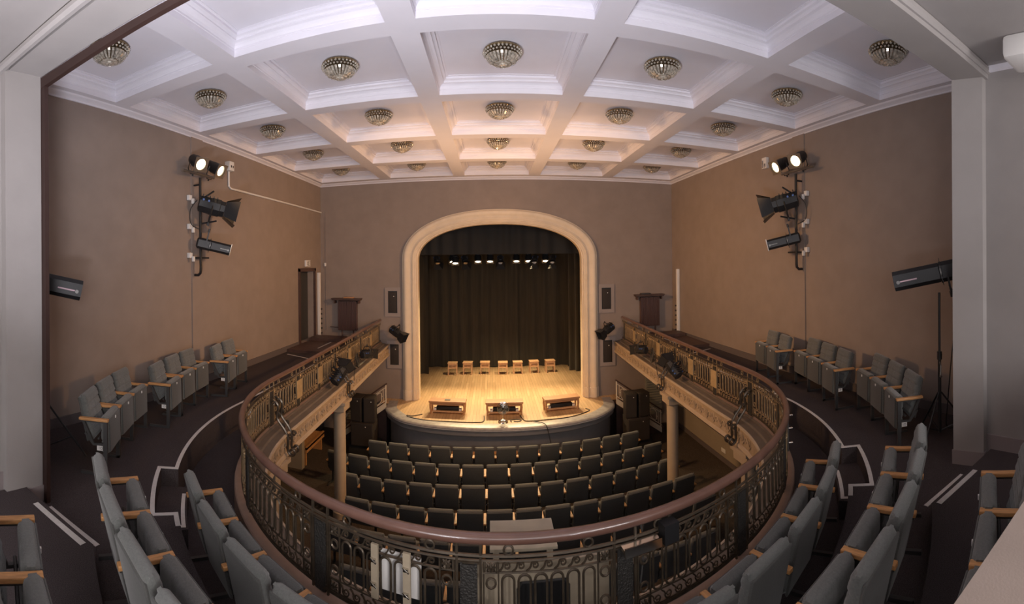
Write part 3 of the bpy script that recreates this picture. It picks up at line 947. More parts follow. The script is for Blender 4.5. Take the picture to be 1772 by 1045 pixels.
fr = 'gallery row along the railing'
for side, sg, a0, st, r, z, n, row in (('left', -1, 43.6, 7.25, 4.06, Z1, 5, fr), ('right', 1, 45.6, 7.6, 4.03, Z1, 5, fr),
                                       ('left', -1, 37.2, 5.8, 4.88, Z2, 4, 'middle gallery row'), ('right', 1, 37.4, 5.9, 4.84, Z2, 4, 'middle gallery row'),
                                       ('left', -1, 28.1, 4.9, 5.68, Z3, 3, 'rear tier row'), ('right', 1, 27.7, 4.95, 5.62, Z3, 4, 'rear tier row')):
    for i in range(n):
        a = radians(sg * (a0 - st * (i + 0.5)))
        x, y = 0.1 + r * sin(a), 6.2 - r * cos(a)
        # sitter faces the stage centre; arm frame of each chair on its +x side; extra frame at the outer end
        lab = 'grey folded chair, oak arms, %s from the %s end, %s' % (ORD[i] if i or sg > 0 or True else '', side, row)
        # shared pitch varies a little with the row; chairs keep their own width
        if sg < 0:
            put(P50E if i == 0 else P50, (x, y, z), a, lab, 'gallery tier chairs')
        else:
            put(P50E if i == n - 1 else P50, (x, y, z), a, lab, 'gallery tier chairs')

# side gallery chairs against the walls: arm-front positions in blocks
ARM_L = [[(-3.92, 3.15), (-4.21, 3.60), (-4.46, 4.06), (-4.66, 4.52)], [(-4.40, 4.71), (-4.60, 5.22), (-4.75, 5.76), (-4.85, 6.25)], [(-4.58, 6.44), (-4.74, 6.98), (-4.82, 7.50)]]
ARM_R = [[(4.07, 3.25), (4.38, 3.72), (4.64, 4.19), (4.87, 4.67)], [(4.58, 4.84), (4.77, 5.37), (4.92, 5.92), (5.06, 6.44)], [(4.76, 6.58), (4.92, 7.15), (5.02, 7.67)]]


def number_plate(t, x, txt, sg):
    """white plate with a number at the end of the folded seat"""
    p = MB(); p.box(x - 0.004, x + 0.004, 0.075, 0.140, 0.285, 0.335)
    pl = p.build('number_plate', M_WHITE, t, smooth=0)
    cu = bpy.data.curves.new('number', 'FONT'); cu.body = txt; cu.size = 0.048; cu.align_x = 'CENTER'; cu.align_y = 'CENTER'; cu.extrude = 0.0005
    cu.materials.append(M_INK)
    tmp = bpy.data.objects.new('number_text', cu)
    me = bpy.data.meshes.new_from_object(tmp); bpy.data.objects.remove(tmp)
    o = bpy.data.objects.new('number', me); COL.objects.link(o); o.parent = pl
    o.location = (x + sg * 0.0052, 0.1125, 0.310)
    o.rotation_euler = (pi / 2, 0, sg * pi / 2)
    return pl


BN = ['near block by the pier', 'middle block', 'far block']
for side, sg, BL, nums in (('left', -1, ARM_L, ('10', '13', '7')), ('right', 1, ARM_R, ('10', '7', '7'))):
    for bi, A in enumerate(BL):
        n = len(A) - 1
        for i in range(n):
            p, q = Vector((*A[i], 0)), Vector((*A[i + 1], 0))
            mid = (p + q) / 2; d = (q - p).normalized()
            if sg < 0: fwd = Vector((d.y, -d.x, 0))       # towards the hall
            else: fwd = Vector((-d.y, d.x, 0))
            # local +y = fwd
            rz = atan2(-fwd.x, fwd.y)
            o = mid - fwd * 0.20
            lab = 'grey folded gallery chair by %s wall, %s of the %s' % (side, ('nearest', 'second', 'third')[i], BN[bi])
            # the end frame must stand at the near end (towards the camera)
            # local +x in world is (cos rz, sin rz)
            nearx = -d.x * cos(rz) - d.y * sin(rz)         # sign of local x pointing to the near end
            if i == 0:
                c = put(P50E, (o.x, o.y, Z2), rz, lab, 'chairs along the %s gallery wall' % side)
                # every chair carries its +x frame, so only the sign of the plate matters
                number_plate(c, (0.272 if nearx > 0 else -0.272), nums[bi], 1 if nearx > 0 else -1)
            else:
                c = put(P50E if (nearx > 0 and i == n - 1) else P50, (o.x, o.y, Z2), rz, lab, 'chairs along the %s gallery wall' % side)

# ------------------------------------------------------------------ stage
edge = [(-3.30, 12.95), (-3.22, 12.35), (-3.05, 11.98), (-2.63, 11.48), (-2.1, 11.24), (-1.54, 11.11), (-0.8, 11.02), (0.06, 10.99), (0.8, 11.02), (1.5, 11.11), (2.1, 11.27), (2.66, 11.52), (3.12, 12.0), (3.30, 12.38), (3.38, 12.95)]
def smoothp(P, k=4):
    out = []
    P = [Vector((*p, 0)) for p in P]
    for i in range(len(P) - 1):
        p0, p1, p2, p3 = P[max(0, i - 1)], P[i], P[i + 1], P[min(len(P) - 1, i + 2)]
        for j in range(k):
            t = j / k
            v = 0.5 * (2 * p1 + (p2 - p0) * t + (2 * p0 - 5 * p1 + 4 * p2 - p3) * t * t + (3 * p1 - p0 - 3 * p2 + p3) * t ** 3)
            out.append((v.x, v.y))
    out.append((P[-1].x, P[-1].y)); return out
def offs(P, d):
    """offset towards the stage interior"""
    out = []
    for i in range(len(P)):
        a = P[max(0, i - 1)]; b = P[min(len(P) - 1, i + 1)]
        dx, dy = b[0] - a[0], b[1] - a[1]; L = sqrt(dx * dx + dy * dy)
        out.append((P[i][0] - dy / L * d, P[i][1] + dx / L * d))
    return out
E0 = smoothp(edge)
EI = offs(E0, 0.30)
m = MB()
m.strip([(x, y, ZS) for x, y in EI if y < 13.0], [(x, 13.0, ZS) for x, y in EI if y < 13.0])
m.add([(-3.5, 13.0, ZS), (3.6, 13.0, ZS), (3.6, 13.3, ZS), (-3.5, 13.3, ZS)], [(0, 1, 2, 3)])
for sg in (-1, 1):
    q = [p for p in EI if p[1] < 13.0][0 if sg < 0 else -1]; xo = -3.5 if sg < 0 else 3.6
    m.add([(q[0], 12.66, ZS + 0.002), (xo, 12.66, ZS + 0.002), (xo, 13.0, ZS + 0.002), (q[0], 13.0, ZS + 0.002)], [(0, 1, 2, 3)])
m.add([(-5.4, 13.3, ZS), (5.4, 13.3, ZS), (5.4, 18.5, ZS), (-5.4, 18.5, ZS)], [(0, 1, 2, 3)])
structure('stage_floor', m, M_STAGE, 'warm wooden board floor of the stage', smooth=0)
m = MB()
pr = [(0.30, 0.0), (0.30, 0.006), (0.04, 0.006), (0.0, -0.01), (-0.025, -0.035), (-0.025, -0.06)]
m.sweep([[(x, y, ZS + z) for x, y in offs(E0, o)] for o, z in pr])
structure('stage_lip', m, M_LIP, 'worn grey lip round the stage edge', fix=False)
m = MB()
pr = [(-0.025, -0.06), (-0.005, -0.07), (0.0, -0.09), (0.0, -0.12), (0.012, -0.13), (0.012, -0.21), (0.03, -0.225), (0.10, -0.235), (0.12, -0.26), (0.12, -1.16)]
m.sweep([[(x, y, ZS + z) for x, y in offs(E0, o)] for o, z in pr])
structure('stage_apron', m, M_APRON, 'curved grey stage front below the lip', fix=False)
m = MB()
m.tube([(x, y, ZS - 0.066) for x, y in offs(E0, -0.018)], 0.010, 5)
structure('stage_trim', m, M_TAPE, 'thin pale bead under the stage lip')
for (x0, x1) in ((-1.95, -1.0), (1.55, 2.45)):
    m = MB()
    P = [p for p in offs(E0, 0.108) if x0 <= p[0] <= x1]
    for z in (0.34, 0.42): m.tube([(x, y, z) for x, y in P], 0.006, 4)
    for p in (P[0], P[-1]): m.tube([(p[0], p[1], 0.34), (p[0], p[1], 0.42)], 0.006, 4)
    structure('stage_vent_trim', m, M_LIP)

# curtains
def curtain(name, pts, z0, z1, amp, lam, label, matl=M_CURT, thick=0.03):
    mb = MB(); P = [Vector((*p, 0)) for p in pts]
    tot = sum((P[i + 1] - P[i]).length for i in range(len(P) - 1)); n = int(tot / (lam / 8))
    cur = []
    for k in range(n + 1):
        s = tot * k / n; acc = 0
        for i in range(len(P) - 1):
            L = (P[i + 1] - P[i]).length
            if s <= acc + L + 1e-6:
                d = (P[i + 1] - P[i]) / L; p = P[i] + d * (s - acc); nn = Vector((-d.y, d.x, 0))
                ph = 2 * pi * s / lam + 0.8 * sin(s * 2.3) + 0.5 * sin(s * 5.1)
                cur.append((p + nn * amp * sin(ph), nn)); break
            acc += L
    f = [[(p.x, p.y, z) for p, _ in cur] for z in (z0, (z0 + z1) / 2, z1)]
    mb.sweep(f)
    b = [[(p.x + q.x * thick, p.y + q.y * thick, z) for p, q in cur] for z in (z0, (z0 + z1) / 2, z1)]
    mb.sweep(b)
    mb.strip(f[0], b[0])
    o = mb.build(name, matl, smooth=80, fix=False)
    return tag(o, label, 'curtain')
curtain('backdrop_curtain', [(-4.2, 17.45), (0.85, 17.45)], ZS + 0.01, 7.8, 0.05, 0.42, 'dark brown stage back curtain, left half behind the stools')
curtain('backdrop_curtain', [(0.75, 17.52), (4.4, 17.45)], ZS + 0.01, 7.8, 0.05, 0.42, 'dark brown stage back curtain, right half')
curtain('wing_curtain', [(-4.6, 16.3), (-2.55, 16.3)], ZS + 0.01, 7.8, 0.04, 0.35, 'black side curtain hanging at the left of the stage')
curtain('wing_curtain', [(2.78, 17.2), (2.95, 16.9), (2.75, 16.6), (3.1, 16.3), (4.8, 16.3)], ZS + 0.01, 7.8, 0.07, 0.28, 'deeply folded dark side curtain at the right of the stage')
curtain('border_curtain', [(-4.6, 14.7), (4.8, 14.7)], 5.49, 8.1, 0.03, 0.5, 'black border curtain across the top of the stage opening', M_BLACK)

# stools
def make_stool():
    t = empty('stool')
    s = MB(); s.bbox((0, 0, 0.435), (0.36, 0.30, 0.03), 0.006); s.build('seat', M_PINE, t, smooth=0)
    for sx in (-1, 1):
        for sy in (-1, 1):
            l = MB(); l.tube([(sx * 0.155, sy * 0.12, 0.0), (sx * 0.145, sy * 0.115, 0.42)], [0.026, 0.03], 4); l.build('leg', M_PINE, t, smooth=0)
    a = MB()
    for sy in (-1, 1): a.box(-0.15, 0.15, sy * 0.115 - 0.01, sy * 0.115 + 0.01, 0.35, 0.42)
    for sx in (-1, 1): a.box(sx * 0.145 - 0.01, sx * 0.145 + 0.01, -0.11, 0.11, 0.35, 0.42)
    a.build('apron_rail', M_PINE, t, smooth=0)
    for sy in (-1, 1):
        st = MB(); st.box(-0.15, 0.15, sy * 0.115 - 0.01, sy * 0.115 + 0.01, 0.235, 0.285); st.build('stretcher', M_PINE, t, smooth=0)
    return t
sp = [(-1.66, 16.32), (-1.10, 16.40), (-0.46, 16.44), (0.20, 16.38), (0.75, 16.40), (1.36, 16.46), (1.97, 16.48)]
st0 = make_stool()
for i, (x, y) in enumerate(sp):
    lab = 'square pale wooden stool at the back of the stage, %s' % ('leftmost' if i == 0 else 'rightmost' if i == 6 else ORD[i] + ' from the left')
    if i == 0: st0.location = (x, y, ZS); tag(st0, lab, 'stool', 'stage stools')
    else: tag(dup(st0, (x, y, ZS), (i - 3) * 0.03, lab), lab, 'stool', 'stage stools')

# benches with electronics on a low shelf
def make_bench():
    t = empty('bench')
    s = MB(); s.bbox((0, 0, 0.33), (1.02, 0.34, 0.05), 0.008); s.build('top', M_BENCH, t, smooth=0)
    for sx in (-1, 1):
        for sy in (-1, 1):
            l = MB(); l.tube([(sx * 0.45, sy * 0.12, 0), (sx * 0.46, sy * 0.12, 0.08), (sx * 0.47, sy * 0.125, 0.2), (sx * 0.455, sy * 0.12, 0.31)], [0.035, 0.026, 0.03, 0.04], 6); l.build('leg', M_BENCH, t)
    s = MB(); s.box(-0.46, 0.46, -0.13, -0.10, 0.24, 0.31); s.box(-0.46, 0.46, 0.10, 0.13, 0.24, 0.31); s.build('apron_rail', M_BENCH, t, smooth=0)
    s = MB(); s.box(-0.42, 0.42, -0.12, 0.12, 0.05, 0.075); s.build('shelf', M_PINE, t, smooth=0)
    return t
def make_kit():
    t = empty('light_bar')
    s = MB(); s.bbox((0, 0, 0.055), (0.62, 0.13, 0.10), 0.01); s.build('body', M_LAMPB, t)
    for sx in (-0.35, 0.35):
        s = MB(); s.bbox((sx, 0, 0.03), (0.07, 0.16, 0.06), 0.01); s.build('end_bracket', M_WHITE, t)
    return t
bpos = [(-1.42, 12.12, -0.06), (0.13, 12.05, 0.0), (1.72, 12.22, 0.14)]
bn = ['left', 'centre', 'right']
b0 = make_bench(); k0 = make_kit()
for i, (x, y, r) in enumerate(bpos):
    lab = 'low brown wooden bench at the front of the stage, %s of the three' % bn[i]
    lk = 'black light bar lying under the %s wooden bench' % bn[i]
    zk = ZS + 0.075
    if i == 0:
        b0.location = (x, y, ZS); b0.rotation_euler = (0, 0, r); tag(b0, lab, 'bench', 'stage benches')
        k0.location = (x, y, zk); k0.rotation_euler = (0, 0, r); tag(k0, lk, 'light bar', 'light bars under benches')
    else:
        tag(dup(b0, (x, y, ZS), r), lab, 'bench', 'stage benches'); tag(dup(k0, (x, y, zk), r), lk, 'light bar', 'light bars under benches')
m = MB(); m.box(-1.50, -1.35, 12.04, 12.16, ZS + 0.356, ZS + 0.366)
tag(m.build('notebook', M_STEEL, smooth=0), 'small dark grey notebook lying on the left bench', 'notebook')

# desk fan on the stage lip
t = empty('desk_fan', (0.08, 11.40, ZS), 0, 'small chrome desk fan standing at the front edge of the stage', 'fan')
m = MB(); m.lathe([(0.0, 0.0), (0.125, 0.0), (0.13, 0.015), (0.115, 0.04), (0.07, 0.065), (0.03, 0.075), (0.02, 0.09), (0.0, 0.09)], 24); m.build('base', M_CHROME, t)
m = MB(); m.tube([(0, 0, 0.08), (0, 0, 0.30)], 0.013, 8); m.build('stem', M_CHROME, t)
m = MB(); m.lathe([(0.0, -0.08), (0.045, -0.07), (0.055, 0.0), (0.04, 0.05), (0.0, 0.06)], 16, Matrix.Translation((0, 0.04, 0.37)) @ Matrix.Rotation(pi / 2, 4, 'X')); m.build('motor', M_LAMPB, t)
m = MB()
for k in range(4):
    a = k * pi / 2 + 0.5
    P = [(0.02, -0.02), (0.05, -0.035), (0.11, -0.05), (0.135, -0.01), (0.12, 0.04), (0.06, 0.03)]
    vs = [(c * cos(a) - s_ * sin(a), -0.03 + 0.4 * s_, 0.37 + c * sin(a) + s_ * cos(a)) for c, s_ in P]
    m.add(vs, [(0, 1, 2, 3, 4, 5)])
m.build('blade', M_LAMPG, t)
m = MB()
for yy, rr in ((-0.07, 0.10), (-0.07, 0.05), (-0.035, 0.155), (0.01, 0.155), (-0.055, 0.135)):
    m.tube([(rr * cos(2 * pi * i / 24), yy, 0.37 + rr * sin(2 * pi * i / 24)) for i in range(24)], 0.004, 5, closed=True)
for k in range(18):
    a = 2 * pi * k / 18
    m.tube([(0.02 * cos(a), -0.075, 0.37 + 0.02 * sin(a)), (0.10 * cos(a), -0.07, 0.37 + 0.10 * sin(a)), (0.155 * cos(a), -0.035, 0.37 + 0.155 * sin(a)), (0.155 * cos(a), 0.01, 0.37 + 0.155 * sin(a)), (0.06 * cos(a), 0.05, 0.37 + 0.06 * sin(a))], 0.0022, 4)
m.build('guard', M_CHROME, t)


def cable(pts, r, label, name='cable', k=6, matl=None):
    P = [Vector(p) for p in pts]; out = []
    for i in range(len(P) - 1):
        p0, p1, p2, p3 = P[max(0, i - 1)], P[i], P[i + 1], P[min(len(P) - 1, i + 2)]
        for j in range(k):
            t = j / k
            out.append(0.5 * (2 * p1 + (p2 - p0) * t + (2 * p0 - 5 * p1 + 4 * p2 - p3) * t * t + (3 * p1 - p0 - 3 * p2 + p3) * t ** 3))
    out.append(P[-1])
    mb = MB(); mb.tube(out, r, 6)
    return tag(mb.build(name, matl or M_CABLE), label, 'cable')
zc = ZS + 0.012
cable([(-2.1, 11.9, zc), (-2.35, 11.72, zc), (-2.5, 11.75, zc), (-2.4, 11.62, zc), (-1.9, 11.45, zc), (-1.2, 11.40, zc), (-0.55, 11.38, zc), (-0.42, 11.5, zc), (-0.42, 11.85, zc)], 0.011, 'black cable running along the stage edge from the left bench')
cable([(0.55, 11.85, zc), (0.62, 11.5, zc), (0.75, 11.4, zc), (1.3, 11.45, zc), (1.9, 11.55, zc), (2.45, 11.9, zc), (2.40, 12.1, zc)], 0.011, 'black cable running along the stage edge from centre bench to right bench')
cable([(0.30, 11.38, zc), (0.28, 11.5, zc), (0.42, 11.56, zc), (0.56, 11.5, zc), (0.48, 11.40, zc), (0.36, 11.42, zc)], 0.009, 'thin black cable loop lying on the boards beside the fan')
cable([(0.85, 11.36, zc + 0.01), (1.05, 11.2, zc + 0.02), (1.15, 11.06, zc + 0.005), (1.2, 10.99, 0.95), (1.28, 11.02, 0.6), (1.42, 11.0, 0.25), (1.5, 10.9, -0.05)], 0.010, 'black cable hanging over the stage front down to the stalls floor')

# ------------------------------------------------------------------ lamps
def aim_matrix(loc, d):
    """local +y along d, z up"""
    d = Vector(d).normalized(); x = d.cross(Vector((0, 0, 1))).normalized(); z = x.cross(d)
    return Matrix(((x.x, d.x, z.x, loc[0]), (x.y, d.y, z.y, loc[1]), (x.z, d.z, z.z, loc[2]), (0, 0, 0, 1)))
RY = Matrix.Rotation(-pi / 2, 4, 'X')           # lathe z -> local y


def par_can(loc, d, label, group, lit=True, r=0.105, L=0.32, hang=1, lens=None, name='par_can'):
    t = empty(name, mat=aim_matrix(loc, d), label=label, cat='stage light', group=group)
    m = MB(); m.lathe([(0.0, -0.40 * L), (0.6 * r, -0.38 * L), (0.85 * r, -0.25 * L), (0.88 * r, 0.0), (r, 0.08 * L), (r, 0.60 * L), (1.04 * r, 0.62 * L), (1.04 * r, 0.66 * L), (0.9 * r, 0.66 * L), (0.9 * r, 0.5 * L)], 24, RY)
    m.build('body', M_LAMPB, t)
    m = MB(); m.lathe([(0.0, 0.60 * L), (0.6 * r, 0.60 * L), (0.9 * r, 0.58 * L), (0.9 * r, 0.55 * L), (0, 0.55 * L)], 24, RY)
    m.build('lens', lens or (M_LENS if lit else M_LENSD), t)
    m = MB()
    q = 1.12 * r
    for a, b in (((-q, -q), (q, -q)), ((q, -q), (q, q)), ((q, q), (-q, q)), ((-q, q), (-q, -q))):
        m.tube([(a[0], 0.68 * L, a[1]), (b[0], 0.68 * L, b[1])], 0.012, 4)
    n = 16
    ring = [(0.93 * r * cos(2 * pi * i / n + pi / 4), 0.68 * L, 0.93 * r * sin(2 * pi * i / n + pi / 4)) for i in range(n)]
    sq = []
    for i in range(n):
        a = 2 * pi * i / n + pi / 4; k = q / max(abs(cos(a)), abs(sin(a))); sq.append((k * cos(a), 0.68 * L, k * sin(a)))
    m.sweep([ring, sq], closed=True); m.sweep([[(p[0], p[1] + 0.006, p[2]) for p in ring], [(p[0], p[1] + 0.006, p[2]) for p in sq]], closed=True)
    m.build('gel_frame', M_GEL, t, fix=False)
    m = MB(); h = hang * (r + 0.13)
    m.tube([(-r - 0.01, 0.1 * L, 0), (-r - 0.015, 0.1 * L, h * 0.6), (-r * 0.55, 0.1 * L, h), (r * 0.55, 0.1 * L, h), (r + 0.015, 0.1 * L, h * 0.6), (r + 0.01, 0.1 * L, 0)], 0.010, 5)
    m.tube([(0, 0.1 * L, h), (0, 0.1 * L, h + hang * 0.04)], 0.016, 6)
    m.build('yoke', M_LAMPB, t)
    return t


def fresnel(loc, d, label, group, s=1.0, hang=-1, lens=None, name='fresnel_lantern', spread=0.42):
    t = empty(name, mat=aim_matrix(loc, d), label=label, cat='stage light', group=group)
    m = MB()
    rows = []
    for y, w, h in ((-0.24, 0.085, 0.085), (-0.22, 0.115, 0.125), (-0.05, 0.12, 0.13), (-0.03, 0.128, 0.138), (0.12, 0.128, 0.138), (0.13, 0.118, 0.125), (0.20, 0.118, 0.125)):
        k = 0.4
        rows.append([(s * a, s * y, s * b) for a, b in ((-w, -h * k), (-w * k, -h), (w * k, -h), (w, -h * k), (w, h * k), (w * k, h), (-w * k, h), (-w, h * k))])
    m.sweep(rows, closed=True)
    n = len(m.v); m.f.append(tuple(range(8))[::-1]); m.f.append(tuple(range(n - 8, n)))
    for q in range(5): m.box(-0.10 * s, 0.10 * s, (-0.2 + q * 0.06) * s, (-0.185 + q * 0.06) * s, 0.13 * s, 0.155 * s)
    m.build('body', M_LAMPB, t, smooth=25)
    m = MB(); m.lathe([(0, 0.21 * s), (0.05 * s, 0.21 * s), (0.095 * s, 0.203 * s), (0.095 * s, 0.195 * s)], 20, RY); m.build('lens', lens or M_LENSD, t)
    for k in range(4):
        bm_ = MB(); a = k * pi / 2; w0, w1 = 0.12 * s, (0.17 if k % 2 else 0.21) * s; L = 0.24 * s
        Mr = Matrix.Rotation(a, 4, 'Y'); off = spread * L
        for th in (0, 0.006):
            vs = [(-w0, 0.205 * s, 0.125 * s + th), (w0, 0.205 * s, 0.125 * s + th), (w1, 0.205 * s + L * 0.9, 0.125 * s + off + th), (-w1, 0.205 * s + L * 0.9, 0.125 * s + off + th)]
            bm_.add([Mr @ Vector(v) for v in vs], [(0, 1, 2, 3)])
        bm_.build('barn_door', M_LAMPB, t, smooth=0, fix=False)
    m = MB(); h = hang * 0.26 * s
    m.tube([(-0.135 * s, 0, 0), (-0.14 * s, 0, h * 0.7), (-0.09 * s, 0, h), (0.09 * s, 0, h), (0.14 * s, 0, h * 0.7), (0.135 * s, 0, 0)], 0.014 * s, 5)
    m.tube([(0, 0, h), (0, 0, h * 1.25)], 0.02 * s, 6)
    m.build('yoke', M_LAMPB, t)
    for q in (-0.17, -0.08):
        for sx in (-1, 1):
            m = MB(); m.lathe([(0, 0), (0.018 * s, 0), (0.018 * s, 0.03 * s), (0, 0.03 * s)], 10, Matrix.Translation((sx * 0.118 * s, q * s, 0.06 * s)) @ Matrix.Rotation(sx * pi / 2, 4, 'Y')); m.build('knob', M_BLUE, t)
    return t


def profile_spot(loc, d, label, group, s=1.0, hang=1, name='profile_spotlight', big=False, stand=False):
    t = empty(name, mat=aim_matrix(loc, d), label=label, cat='stage light', group=group)
    rf = 0.095 * s if not big else 0.125
    Lf = 0.36 * s if not big else 0.60
    Lr = 0.26 * s if not big else 0.36
    def rrect(w, h, y, k=0.62):
        return [(a, y, b) for a, b in ((-w, -h * k), (-w * k, -h), (w * k, -h), (w, -h * k), (w, h * k), (w * k, h), (-w * k, h), (-w, h * k))]
    m = MB(); rows = [rrect(rf * .9, rf * .9, 0.0), rrect(rf, rf, 0.01), rrect(rf, rf, Lf), rrect(rf * .86, rf * .86, Lf), rrect(rf * .86, rf * .86, Lf - 0.03)]
    m.sweep(rows, closed=True); n = len(m.v); m.f.append(tuple(range(8))[::-1])
    for z in (-0.5, 0.5): m.box(-rf * 1.02, rf * 1.02, 0.03, Lf - 0.04, z * rf - 0.004, z * rf + 0.004)
    m.build('barrel', M_LAMPB, t, smooth=25)
    m = MB(); m.lathe([(0, Lf - 0.02), (rf * .5, Lf - 0.022), (rf * .84, Lf - 0.03), (rf * .84, Lf - 0.04)], 20, RY); m.build('lens', M_LENSD, t)
    m = MB(); w, h = rf * 0.98, rf * 1.05
    rows = [rrect(w * .7, h * .7, -Lr), rrect(w, h, -Lr + 0.03), rrect(w, h, -0.03), rrect(w * 1.03, h * 1.03, -0.025), rrect(w * 1.03, h * 1.03, 0.0)]
    m.sweep(rows, closed=True); n = len(m.v); m.f.append(tuple(range(8))[::-1]); m.f.append(tuple(range(n - 8, n)))
    m.build('lamp_house', M_LAMPB, t, smooth=25)
    m = MB(); m.lathe([(rf * 1.05, -0.022), (rf * 1.1, -0.02), (rf * 1.1, -0.004), (rf * 1.05, -0.002)], 20, RY)
    for k in range(4):
        a = k * pi / 2 + 0.6; m.tube([(rf * cos(a), -0.012, rf * sin(a)), (rf * 1.75 * cos(a), -0.02, rf * 1.75 * sin(a))], 0.006, 4)
    m.build('shutter_ring', M_LAMPG, t)
    m = MB(); q = rf * 1.12
    m.tube([(-q, Lf + 0.01, -q), (q, Lf + 0.01, -q), (q, Lf + 0.01, q), (-q, Lf + 0.01, q)], 0.008, 4, closed=True)
    if not big: m.build('gel_frame', M_GEL, t)
    m = MB(); h = hang * (rf + 0.14)
    m.tube([(-rf - 0.015, -0.09, 0), (-rf - 0.015, -0.09, h), (rf + 0.015, -0.09, h), (rf + 0.015, -0.09, 0)], 0.016, 4)
    m.tube([(0, -0.09, h), (0, -0.09, h * 1.3)], 0.02, 6)
    m.build('yoke', M_LAMPB, t, smooth=0)
    for sx in (-1, 1): m = MB(); m.box(*sorted((sx * rf, sx * (rf + 0.003))), Lf * 0.5, Lf * 0.92, -rf * 0.18, -rf * 0.05); m.build('marking_strip', M_PINK if big else M_LAMPG, t, smooth=0)
    for sx in (-1, 1):
        m = MB(); m.lathe([(0, 0), (0.02 * s, 0), (0.018 * s, 0.02), (0, 0.02)], 12, Matrix.Translation((sx * rf, Lf * 0.9, -rf * 0.15)) @ Matrix.Rotation(sx * pi / 2, 4, 'Y')); m.build('knob', M_LAMPG, t)
    return t


